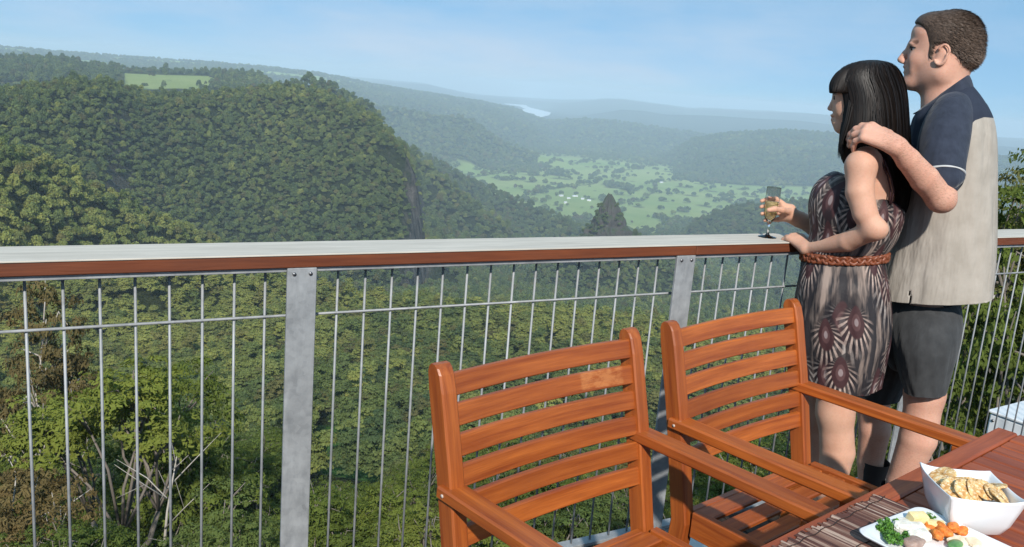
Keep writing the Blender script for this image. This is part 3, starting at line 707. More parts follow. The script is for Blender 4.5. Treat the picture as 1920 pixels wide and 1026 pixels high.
# ================================================================= DECK, BALUSTRADE, FURNITURE
random.seed(21)
M_deck = wood('weathered_deck', (.05, .036, .028), (.11, .080, .060), .9, .3)
M_wood = wood('oiled_hardwood', (.28, .056, .010), (.60, .165, .030), .40, .25, .08)
M_table = wood('table_hardwood', (.24, .046, .014), (.50, .118, .034), .5, .35, .0)
M_railfront = wood('rail_timber', (.13, .034, .014), (.24, .070, .026), .5, .35)
M_cap = wood('weathered_rail_top', (.52, .475, .41), (.72, .66, .575), .75, .10)
def galv():
    t = NT('galvanised_steel'); co = t.n('ShaderNodeTexCoord').outputs['Object']
    v = t.n('ShaderNodeTexVoronoi'); t.l(co, v.inputs['Vector']); v.inputs['Scale'].default_value = 70
    n = t.noise(co, 22, 5, .65); n2 = t.noise(t.scale(co, (1, 1, .25)), 9, 5, .7)
    c = t.mix(t.mapr(n, .3, .7, 0, 1), (.22, .23, .24), (.33, .34, .35)); c = t.mix(t.mapr(n2, .5, .75, 0, .55), c, (.60, .61, .63))
    bwv = t.n('ShaderNodeRGBToBW'); t.l(v.outputs['Color'], bwv.inputs[0]); c = t.mix(t.math('MULTIPLY', bwv.outputs[0], .22), c, (.55, .56, .57))
    t.bump(n2, .0008, .4); return t.set(c, t.mapr(n, .3, .7, .5, .7), .25, .4)
M_galv = galv()
M_bolt = plain('bolt_steel', (.25, .25, .26), .4, .8)
# deck boards
mb = MB(); bw = .14
x = -4.2
while x < 8.5:
    mb.box((x, -1.24, -.0145), (bw-.006, 6.72, .029), None, .003); x += bw
tag(mb.build('deck', M_deck), kind='structure')
mb = MB(); mb.box((2.1, 2.10, -.175), (12.8, .03, .28), None, .004); mb.box((2.1, -1.2, -.16), (12.7, 6.6, .2), None, .004, off=(3, 3, 3)); 
for xx in (-3, 0, 3, 6, 8):
    for yy in (-3.5, -.5, 1.7): mb.box((xx, yy, -3.4), (.2, .2, 6.2), None, .005)
tag(mb.build('deck_frame', plain('frame_timber', (.09, .07, .055), .7)), kind='structure')

# balustrade: one thing
K = 2.2/2.1
fence = empty('balustrade', (1.82, 2.1, 0), 0, 'long balustrade with a pale timber handrail above thin galvanised bars', 'railing')
Fo = Matrix.Translation((-1.82, -2.1, 0))
X0, X1_ = -.62, 6.74
mb = MB(); mb.box(((X0+X1_)/2, 2.118, 1.0185), (X1_-X0, .158, .004), Fo, .0018); mb.build('rail_top', M_cap, fence)
mb = MB()
xx = X0
for L in (2.45, 2.4, 2.51):
    mb.box((xx+L/2-.001, 2.1185, 1.0015), (L-.002, .150, .0295), Fo, .0015); mb.box((xx+L/2-.001, 2.0465, 1.0012), (L-.0015, .010, .0302), Fo, .003); xx += L
mb.build('handrail', M_railfront, fence)
mb = MB(); mb.box(((X0+X1_)/2, 2.092, .9795), (X1_-X0, .055, .012), Fo, .001); mb.box(((X0+X1_)/2, 2.058, .9800), (X1_-X0, .012, .0118), Fo, .001); mb.build('top_angle', M_galv, fence)
mb = MB(); mb.box(((X0+X1_)/2, 2.095, .03), (X1_-X0, .04, .012), Fo, .001); mb.build('bottom_flat', M_galv, fence)
mb = MB(); mb.tube([Fo@Vector((X0, 2.0885, .855)), Fo@Vector((X1_, 2.0885, .855))], .0035, 6); mb.build('cross_wire', M_galv, fence)
PX = [.5885+1.204*i for i in range(-1, 6)]
for pxx in PX:
    mb = MB(); mb.box((pxx, 2.0465, .40), (.0725, .010, 1.171), Fo, .0015); o = mb.build('post', M_galv, fence)
    for sx in (-.02, .02):
        mb = MB(); mb.tube([Fo@Vector((pxx+sx, 2.0425, .9715)), Fo@Vector((pxx+sx, 2.0385, .9715))], .0048, 10); mb.build('bolt', M_bolt, o)
    mb = MB(); mb.box((pxx, 2.075, -.05), (.1, .045, .14), Fo, .002); mb.build('bracket', M_galv, o)
for i in range(0, 6):
    b0 = .6957+1.2235*(i-1)+(.0124 if i == 0 else 0)
    for j in range(15):
        xb = b0+j*.07342
        if xb < X0: continue
        mb = MB(); mb.tube([Fo@Vector((xb+random.uniform(-.001, .001), 2.095, .036)), Fo@Vector((xb, 2.095, .9735))], .0033, 8); mb.build('baluster', M_galv, fence)

# ---------------------------------------------------------------- chairs
A12 = math.radians(12)
M_sunpatch = wood('sun_painted_hardwood', (.28, .056, .010), (.60, .165, .030), .40, .25, .08, (.06, .255, .775))  # same hardwood, with a patch of sun painted on the slat
def make_chair(loc, label, sunlit=False):
    e = empty('wooden_armchair', loc, A12, label, 'chair', 'slatted hardwood armchairs drawn up to the table')
    hw = .2855; pw, pd = .038, .050
    def py(z): return np.interp(z, [0, .40, .66, .92], [-.085, -.115, -.062, .004])
    for s in (-1, 1):
        mb = MB(); zs = [0, .2, .40, .46, .54, .62, .70, .78, .85, .885, .897, .903]; V = []; G = []; o = random.random()*20
        for z in zs:
            sh = 1.0 if z < .88 else {.885: .86, .897: .6, .903: .25}[z]
            yc = float(py(z)); b = .004
            for (a, c) in ((-pw/2+b, -1), (pw/2-b, -1), (pw/2, -1), (pw/2, 1), (pw/2-b, 1), (-pw/2+b, 1), (-pw/2, 1), (-pw/2, -1)):
                yy = c*pd/2*sh
                if abs(a) == pw/2: yy = c*(pd/2*sh-b*sh)
                V.append((s*hw+a, yc+yy, z)); G.append((z+o, a+o, yy))
        F = []
        for i in range(len(zs)-1):
            for k in range(8): F.append((i*8+k, i*8+(k+1) % 8, (i+1)*8+(k+1) % 8, (i+1)*8+k))
        F.append(tuple(range(8))[::-1]); F.append(tuple((len(zs)-1)*8+k for k in range(8)))
        mb.add(V, F, G); mb.build('back_post', M_wood, e)
    # backrest slats
    for k in range(6):
        zt = .882-.0605*k; hh = .044; mb = MB(); n = 14; V = []; G = []; F = []; o = random.random()*30
        for i in range(n+1):
            u = -1+2*i/n; xx = u*(hw-pw/2+.004); bow = .016*(1-u*u); th = .007
            for (dy, zz, r) in ((-th, zt-.003, 0), (-th+.003, zt, 0), (th-.003, zt, 0), (th, zt-.003, 0), (th, zt-hh+.003, 0), (th-.003, zt-hh, 0), (-th+.003, zt-hh, 0), (-th, zt-hh+.003, 0)):
                V.append((xx, float(py(zz))-.008+bow+dy, zz)); G.append((xx+o, zz+o*.7, dy))
        for i in range(n):
            for j in range(8): F.append((i*8+j, i*8+(j+1) % 8, (i+1)*8+(j+1) % 8, (i+1)*8+j))
        mb.add(V, F, G); mb.build('backrest_slat', M_sunpatch if (k == 1 and sunlit) else M_wood, e)
    # arms, front legs, rails
    for s in (-1, 1):
        mb = MB(); mb.box((s*(hw+.004), -.325, .6525), (.055, .545, .027), None, .004); o = mb.build('armrest', M_wood, e)
        mb = MB(); mb.tube([(s*(hw+.030), -.075, .652), (s*(hw+.0335), -.075, .652)], .004, 8); mb.build('screw_plug', plain_white_plug, o)
        mb = MB(); mb.box((s*hw, -.545, .3195), (.042, .045, .639), None, .003); mb.build('front_leg', M_wood, e)
        mb = MB(); mb.box((s*(hw-.004), -.335, .405), (.026, .376, .07), None, .003); mb.build('seat_rail', M_wood, e)
        mb = MB(); mb.box((s*hw, -.31, .14), (.022, .42, .03), None, .003); mb.build('stretcher', M_wood, e)
    mb = MB(); mb.box((0, -.545, .405), (2*hw-.044, .022, .06), None, .003); mb.build('front_rail', M_wood, e)
    mb = MB(); mb.box((0, -.122, .40), (2*hw-.04, .022, .055), None, .003); mb.build('rear_rail', M_wood, e)
    for k in range(6):
        mb = MB(); mb.box((0, -.165-.0725*k, .4265), (2*hw-.036, .052, .014), None, .004); mb.build('seat_slat', M_wood, e)
    return e
plain_white_plug = plain('screw_plug', (.5, .42, .36), .4)
make_chair((1.0025, 1.576, 0), 'nearer orange hardwood armchair with a pale painted sun patch on its second slat', True)
make_chair((1.712, 1.7245, 0), 'farther orange hardwood armchair standing right beside the woman in the feather print dress')
# a sheet of folded paper on the deck
a_, b_ = at_z(1254, 992, .004), at_z(1316, 1034, .004); V = []; F = []
for i in range(9):
    p = a_+(b_-a_)*i/8; n_ = np.array([-(b_-a_)[1], (b_-a_)[0], 0]); n_ /= np.linalg.norm(n_)
    for j in range(4): V.append(p+n_*(.030*(j-1.5)+.004*math.sin(i*1.7))+np.array([0, 0, .004*(1 if j in (1, 2) else 0)+.002*math.sin(i*2.1+j)]))
for i in range(8):
    for j in range(3): F.append((i*4+j, i*4+j+1, i*4+5+j, i*4+4+j))
o = link('folded_paper', np_mesh('folded_paper', V, F), plain('paper', (.72, .72, .70), .8)); sm_ = o.modifiers.new('thickness', 'SOLIDIFY'); sm_.thickness = .0012
tag(o, 'strip of white folded paper lying on the deck between the two chairs', 'paper')
# ---------------------------------------------------------------- table
TC = Vector((2.0003, 1.1179, 0)); TM = Matrix.Translation(TC)@Matrix.Rotation(A12, 4, 'Z')
def tw(x, y, z=0.0): return TM@Vector((x, y, z))
tb = empty('slatted_table', tw(-.8, -.45, 0), A12, 'reddish hardwood table with a slatted top in the bottom right corner', 'table')
To = Matrix.Translation((.8, .45, 0)); LX_, LY_ = 1.62, .92
def tbox(name, c, size, bev=.003, par=tb, mat=M_table):
    mb = MB(); mb.box(c, size, To, bev); return mb.build(name, mat, par)
tbox('border_plank', (-LX_/2, -.0235, .7475), (LX_, .047, .025), .004)
tbox('border_plank', (-LX_/2, -LY_+.0235, .7475), (LX_, .047, .025), .004)
tbox('border_plank', (-.033, -LY_/2, .747), (.066, LY_-.095, .0245), .004)
tbox('border_plank', (-LX_+.033, -LY_/2, .747), (.066, LY_-.095, .0245), .004)
xs = -.069
while xs > -LX_+.1:
    tbox('top_slat', (xs-.0245, -LY_/2, .7465), (.0475, LY_-.098, .0215), .003); xs -= .0525
for y_ in (-.03, -LY_+.03): tbox('apron', (-LX_/2, y_, .70), (LX_-.12, .022, .068), .002)
for x_ in (-.06, -LX_+.06): tbox('apron', (x_, -LY_/2, .70), (.022, LY_-.12, .068), .002)
for x_ in (-.07, -LX_+.07):
    for y_ in (-.06, -LY_+.06): tbox('leg', (x_, y_, .333), (.06, .06, .666), .004)

# white cabinet beyond the bars
cx_ = at_z(1852, 768, -.30)
_a = math.radians(4); CX, CY = cx_[0]+.55*math.cos(_a)+.35*math.sin(_a), cx_[1]+.55*math.sin(_a)-.35*math.cos(_a)
cab = empty('metal_box', (CX, CY, -1.16), _a, 'white metal box seen through the bars at the right edge', 'cabinet')
M_cab = plain('white_enamel', (.74, .75, .76), .35, 0, .05)
mb = MB(); mb.box((0, 0, .42), (1.08, .68, .84), None, .012); mb.build('casing', M_cab, cab)
mb = MB(); mb.box((0, 0, .852), (1.10, .70, .016), None, .004); mb.build('lid', M_cab, cab)
mb = MB(); mb.box((-.541, 0, .45), (.012, .50, .62), None, .004); mb.build('front_panel', M_cab, cab)
mb = MB(); mb.tube([(-.538, .31, .80), (-.546, .31, .80)], .009, 10); mb.build('rivet', M_bolt, cab)
mb = MB(); mb.box((0, 0, -2.0), (1.3, .9, 3.98), None, .02); o = mb.build('concrete_pad', plain('concrete', (.3, .3, .29), .9), None); o.location = (CX, CY, -1.17)
tag(o, kind='structure')

# ---------------------------------------------------------------- things on the table
ZT = .760
def mat_rot(x, y, z, a=0): return TM@Matrix.Translation((x, y, z))@Matrix.Rotation(a, 4, 'Z')
# bamboo mat
mt = empty('placemat', tw(-.86, -.17, ZT), A12, 'dark bamboo stick placemat along the table edge, under the cheese plate', 'placemat')
t = NT('bamboo_sticks'); g = t.attr('gr').outputs['Vector']; sx = t.n('ShaderNodeSeparateXYZ'); t.l(g, sx.inputs[0])
rn = t.noise(t.scale(g, (0.0, 1, 1)), 9.0, 1); c = t.ramp(rn, [(.3, (.045, .016, .012)), (.48, (.12, .045, .03)), (.58, (.30, .17, .12)), (.7, (.55, .42, .34))])
c = t.mix(t.mapr(t.noise(t.scale(g, (20, 2, 2)), 1.0, 3), .4, .7, 0, .5), c, (.04, .016, .01)); M_bam = t.set(c, .45)
mb = MB(); xs = -.225
while xs < .226:
    q = random.uniform(-.006, .006); r = .0016; hgt = .0018
    V = []; o = (random.random()*50, random.random()*50, random.random()*50)
    mb.box((xs, q*.5, .0021), (.0037, .30+q, .0036), None, .0012, long=1, off=o); xs += .0044
mb.build('sticks', M_bam, mt)
M_thread = plain('dark_thread', (.03, .015, .012), .8)
for y_ in (.135, .07, 0, -.07, -.135):
    mb = MB(); mb.tube([(-.23+.0115*i, y_+.002*math.sin(i*1.3), .0045) for i in range(41)], .0009, 5); mb.build('thread', M_thread, mt)
# porcelain
t = NT('white_porcelain'); M_china = t.set((.82, .83, .85), .12); t.b.inputs['Coat Weight'].default_value = .3
def square_vessel(name, levels, mat, n=14, thick=.0045):
    """levels: (z, half side, corner lift, roundness); outer wall up then inner wall down"""
    V = []; F = []; N = 4*n
    def ring(z, h, lift, rd, push=0):
        out = []
        for k in range(N):
            s = k/n; side = int(s) % 4; u = (s-int(s))*2-1
            c = [(u, -1), (1, u), (-u, 1), (-1, -u)][side]
            m = max(abs(c[0]), abs(c[1])); L = math.hypot(*c); q = (1-rd)+rd*(1.0/L)*1.08
            cornerness = (L-1)/.414
            diag = 1 if c[0]*c[1] < 0 else .35
            out.append((c[0]*q*h, c[1]*q*h, z+lift*cornerness**2*diag))
        return out
    for lv in levels: V += ring(*lv)
    for i in range(len(levels)-1):
        for k in range(N): F.append((i*N+k, i*N+(k+1) % N, (i+1)*N+(k+1) % N, (i+1)*N+k))
    F.append(tuple(range(N))[::-1]); F.append(tuple((len(levels)-1)*N+k for k in range(N)))
    return V, F
bowl = empty('bowl', tw(-.6025, -.165, ZT), A12+math.radians(-43), 'white square porcelain bowl full of crackers', 'bowl')
lv = [(.001, .030, 0, .5), (.0, .040, 0, .35), (.006, .045, 0, .25), (.025, .053, 0, .15), (.050, .059, .003, .08), (.070, .0640, .005, .05), (.0745, .0658, .0075, .04), (.0755, .0650, .008, .04), (.0745, .0632, .0075, .05), (.068, .0610, .005, .06), (.045, .056, .003, .12), (.022, .048, 0, .25), (.010, .038, 0, .4), (.008, .025, 0, .6)]
V, F = square_vessel('bowl', lv, None); mb = MB(); mb.add(V, F, None, 0, True); mb.build('porcelain', M_china, bowl)
# crackers
t = NT('cracker_crust'); co = t.n('ShaderNodeTexCoord').outputs['Object']; n1 = t.noise(co, 55, 5, .7); n2 = t.noise(co, 260, 3)
c = t.ramp(n1, [(.3, (.40, .16, .04)), (.48, (.64, .36, .12)), (.62, (.78, .56, .27))]); c = t.mix(t.mapr(n2, .5, .68, 0, .8), c, (.9, .80, .6)); c = t.mix(t.mapr(t.noise(co, 150, 2), .62, .72, 0, .7), c, (.30, .11, .03)); t.bump(n1, .003, 1); M_crk = t.set(c, .7)
def cracker(c, nrm, lab, R=.0235):
    e = empty('cracker', (0, 0, 0), 0, lab, 'cracker', 'round crackers heaped in the white bowl')
    q = Vector(nrm).normalized().to_track_quat('Z', 'Y').to_matrix().to_4x4()
    e.matrix_world = Matrix.Translation(bowlM@Vector(c))@(bowlM.to_3x3().to_4x4())@q
    V = []; F = []; N = 40; prof = [(0, .0028), (.35, .0030), (.7, .0026), (.88, .0020), (.97, .0004), (.97, -.0012), (.85, -.0026), (0, -.0028)]
    for i, (r, z) in enumerate(prof):
        for k in range(N):
            a = 2*math.pi*k/N; rr = R*r*(1+.025*math.cos(a*16)*(r > .8)); zz = z+.0006*math.sin(a*5+r*9)
            if r == .7 and k % 7 == 0: zz -= .001
            V.append((rr*math.cos(a), rr*math.sin(a), zz))
    for i in range(len(prof)-1):
        for k in range(N): F.append((i*N+k, (i+1)*N+k, (i+1)*N+(k+1) % N, i*N+(k+1) % N))
    me = bpy.data.meshes.new('biscuit'); me.from_pydata(V, [], F); bmx = bmesh.new(); bmx.from_mesh(me); bmesh.ops.remove_doubles(bmx, verts=bmx.verts[:], dist=1e-6); bmesh.ops.recalc_face_normals(bmx, faces=bmx.faces[:]); bmx.to_mesh(me); bmx.free()
    link('biscuit', me, M_crk, e, True)
bowlM = Matrix.Translation(bowl.location)@Matrix.Rotation(A12+math.radians(-43), 4, 'Z')
def bl(px, py, z):    # photo pixel at height z -> bowl frame
    p = at_z(px, py, z); return bowlM.inverted()@Vector(p)
CR = [((1768, 891, .832), (-.5, -.1, .9), 'big round cracker leaning in the left corner of the bowl'), ((1815, 901, .828), (.1, .5, .8), 'cracker lying at the back in the middle of the heap'),
      ((1790, 914, .832), (-.35, -.45, .8), 'cracker in front of the leftmost one'), ((1812, 920, .833), (.2, -.55, .75), 'cracker at the centre front of the heap'), ((1828, 922, .830), (.6, -.5, .6), 'cracker standing nearly on edge in the middle'),
      ((1846, 918, .833), (.1, -.4, .85), 'cracker right of centre at the front'), ((1868, 926, .830), (.3, -.3, .8), 'cracker lying in the right front of the heap'), ((1862, 912, .829), (-.2, .3, .9), 'pale cracker at the back right of the heap'), ((1876, 934, .828), (.5, -.1, .8), 'rightmost cracker in the bowl'),
      ((1800, 925, .826), (-.1, -.3, .9), 'cracker peeping out low at the front of the heap')]
for q, nn, lab in CR: cracker(bl(*q), nn, lab)
# a few under them that fill the bowl
for i in range(5): cracker((random.uniform(-.02, .02), random.uniform(-.02, .02), .02+.007*i), (random.uniform(-.2, .2), random.uniform(-.2, .2), 1), 'cracker buried in the middle of the heap, layer %s from the base' % ['one', 'two', 'three', 'four', 'five'][i], .022)

# cheese plate
PA = A12+math.radians(-6)
plate = empty('plate', tw(-.768, -.243, ZT+.004), PA, 'white rectangular plate of cheese, apricots and parsley at the bottom edge', 'plate')
V = []; F = []; NP = 48
def rrect(hx, hy, r, z, lift):
    out = []
    for k in range(NP):
        a = 2*math.pi*(k+.5)/NP; cx = hx-r if math.cos(a) > 0 else -(hx-r); cy2 = hy-r if math.sin(a) > 0 else -(hy-r)
        x_, y_ = cx+r*math.cos(a), cy2+r*math.sin(a); cn = (abs(x_)/hx*abs(y_)/hy)**2; out.append((x_, y_, z+lift*cn))
    return out
lv = [(.066, .11, .02, 0, 0), (.075, .120, .02, .003, 0), (.097, .147, .022, .013, .005), (.0995, .1495, .022, .0155, .006), (.0975, .1475, .022, .0165, .006), (.078, .125, .02, .0065, 0), (.05, .09, .02, .0045, 0)]
for l_ in lv: V += rrect(*l_)
for i in range(len(lv)-1):
    for k in range(NP): F.append((i*NP+k, i*NP+(k+1) % NP, (i+1)*NP+(k+1) % NP, (i+1)*NP+k))
F.append(tuple(range(NP))[::-1]); F.append(tuple((len(lv)-1)*NP+k for k in range(NP)))
mb = MB(); mb.add(V, F, None, 0, True); mb.build('porcelain', M_china, plate)
def onplate(px, py, z): return Vector(at_z(px, py, z))
def food_mat(name, a, b, rough, sss=.0, sc=60, bump=.001):
    t = NT(name); co = t.n('ShaderNodeTexCoord').outputs['Object']; n = t.noise(co, sc, 4, .6); t.bump(n, bump, .6); m = t.set(t.mix(t.mapr(n, .3, .7, 0, 1), a, b), rough)
    t.b.inputs['Subsurface Weight'].default_value = sss; t.b.inputs['Subsurface Radius'].default_value = (.01, .006, .003); t.b.inputs['Subsurface Scale'].default_value = .5; return m
M_cheese = food_mat('yellow_cheese', (.80, .62, .28), (.86, .74, .44), .4, .3); M_brie = food_mat('brie_rind', (.62, .56, .46), (.88, .86, .80), .7, .1, 90)
M_apr = food_mat('dried_apricot', (.55, .10, .012), (.86, .30, .04), .55, .2, 130, .004); M_ham = food_mat('grey_pate', (.24, .15, .12), (.45, .32, .26), .5, .1, 80)
M_bread = food_mat('flatbread', (.66, .50, .32), (.84, .74, .58), .7, .1, 70); M_cuc = food_mat('green_slice', (.06, .16, .05), (.16, .32, .10), .35, .1, 60)
def blob(name, lab, cat, p, size, mat, rz=0, tilt=0, group=None, seed=0, rough=.12, boxy=0.0):
    """irregular lump / cut piece"""
    bmx = bmesh.new()
    if boxy: 
        bmesh.ops.create_cube(bmx, size=1.7); bmesh.ops.subdivide_edges(bmx, edges=bmx.edges[:], cuts=3, use_grid_fill=True)
        for v in bmx.verts: v.co = v.co*boxy+v.co.normalized()*(1-boxy)
    else: bmesh.ops.create_icosphere(bmx, subdivisions=3, radius=1)
    rs = np.random.default_rng(seed+5); off = rs.uniform(0, 20, 3)
    for v in bmx.verts:
        n = float(fbm(np.array([v.co.x*1.3+off[0]]), np.array([v.co.y*1.3+v.co.z+off[1]]), 3, seed)[0]); v.co = v.co*(1+rough*n)
        v.co = Vector((v.co.x*size[0], v.co.y*size[1], v.co.z*size[2]))
    me = bpy.data.meshes.new(name); bmx.to_mesh(me); bmx.free()
    o = link(name, me, mat, None, not boxy); o.location = Vector(p)+Vector((0, 0, size[2]*.9)); o.rotation_euler = (tilt, 0, A12+rz); return tag(o, lab, cat, group)
zp = ZT+.010
blob('cheese_wedge', 'pale yellow cheese block standing at the back corner of the plate', 'cheese', onplate(1717, 987, zp), (.019, .011, .014), M_cheese, -.5, .25, 'cheese pieces on the plate', 1, .06, .8)
blob('cheese_wedge', 'second pale cheese piece behind the orange apricots', 'cheese', onplate(1752, 994, zp), (.018, .010, .009), M_cheese, -.9, .1, 'cheese pieces on the plate', 2, .06, .8)
blob('cheese_wedge', 'small cheese slice lying left of the apricots', 'cheese', onplate(1727, 1000, zp), (.018, .010, .005), M_cheese, -.2, .1, 'cheese pieces on the plate', 3, .06, .8)
blob('brie_wedge', 'white rinded soft cheese lying on the left of the plate', 'cheese', onplate(1690, 989, zp), (.026, .018, .007), M_brie, -.4, 0, None, 4, .12, .5)
blob('soft_cheese', 'creamy cheese slice in front of the white rinded piece', 'cheese', onplate(1703, 1000, zp), (.030, .014, .010), M_brie, -.7, .2, None, 5, .3, .4)
blob('soft_cheese', 'creamy crumbled cheese at the bottom edge of the picture', 'cheese', onplate(1722, 1014, zp), (.026, .014, .009), M_brie, -.3, .2, None, 6, .3, .4)
blob('pate', 'brown pate slice at the bottom edge of the plate', 'pate', onplate(1712, 1024, zp), (.022, .014, .008), M_ham, -.3, .2, None, 7, .3)
for i, (px, py, a, lab) in enumerate(((1742, 994, .3, 'leftmost of the orange dried apricots'), (1770, 1004, 1.4, 'upright orange apricot half in the middle'), (1786, 996, .2, 'dried apricot behind the upright one'), (1807, 1004, -.4, 'rightmost orange dried apricot'), (1757, 1010, .7, 'lowest of the orange dried apricots'), (1764, 995, 1.0, 'dried apricot wedged between the cheese and the others'))):
    blob('dried_apricot', lab, 'apricot', onplate(px, py, zp+.002*(i % 3)), (.0145, .010, .0075), M_apr, a, .35, 'dried apricots on the plate', 20+i, .35)
blob('flatbread', 'pale folded flatbread at the right end of the plate', 'bread', onplate(1832, 1020, zp), (.022, .014, .004), M_bread, -.5, .15, 'flatbread on the plate', 31, .2, .5)
blob('flatbread', 'flatbread piece just left of the folded one', 'bread', onplate(1797, 1018, zp), (.022, .014, .003), M_bread, -.2, .2, 'flatbread on the plate', 32, .2, .5)
blob('cucumber', 'dark green slice at the bottom edge beside the apricots', 'vegetable', onplate(1790, 1025, zp), (.018, .010, .005), M_cuc, -.1, .1, None, 33, .1)
t = NT('parsley_leaf'); lvx = t.attr('lv').outputs['Fac']; M_par = t.set(t.mix(lvx, (.03, .10, .015), (.14, .32, .04)), .5)
def parsley(px, py, r, h, lab, seed):
    rs = np.random.default_rng(seed); n = 1500; p0 = onplate(px, py, zp); u = rs.normal(0, 1, (n, 3)); u /= np.linalg.norm(u, axis=1, keepdims=True); u[:, 2] = np.abs(u[:, 2])
    cc = rs.normal(0, 1, (14, 3))*np.array([r*.5, r*.5, 0])+np.array([0, 0, h*.3]); j = rs.integers(0, 14, n)
    p = cc[j]+u*np.array([r*.36, r*.36, h*.6])*rs.uniform(.5, 1, (n, 1)); V, F = cards(p, u, .0023, .9, rs, .9)
    me = np_mesh('parsley', V, F, dict(lv=np.repeat(rs.uniform(0, 1, n), 4))); o = link('leaves', me, M_par)
    e = empty('parsley', p0, 0, lab, 'parsley', 'parsley sprigs garnishing the plate'); o.parent = e
    mb = MB()
    for c in cc[:8]: mb.tube([(0, 0, 0), (c[0]*.6, c[1]*.6, h*.3), tuple(c)], .0008, 5)
    mb.build('stem', plain('parsley_stem', (.12, .28, .05), .5), e)
parsley(1660, 998, .018, .020, 'large curly parsley sprig at the left corner of the plate', 1)
parsley(1677, 1018, .018, .020, 'curly parsley in the bottom left of the plate', 2)
parsley(1741, 974, .012, .012, 'parsley sprig behind the cheese by the bowl', 3)
parsley(1772, 977, .015, .013, 'parsley sprig between the apricots and the bowl', 4)
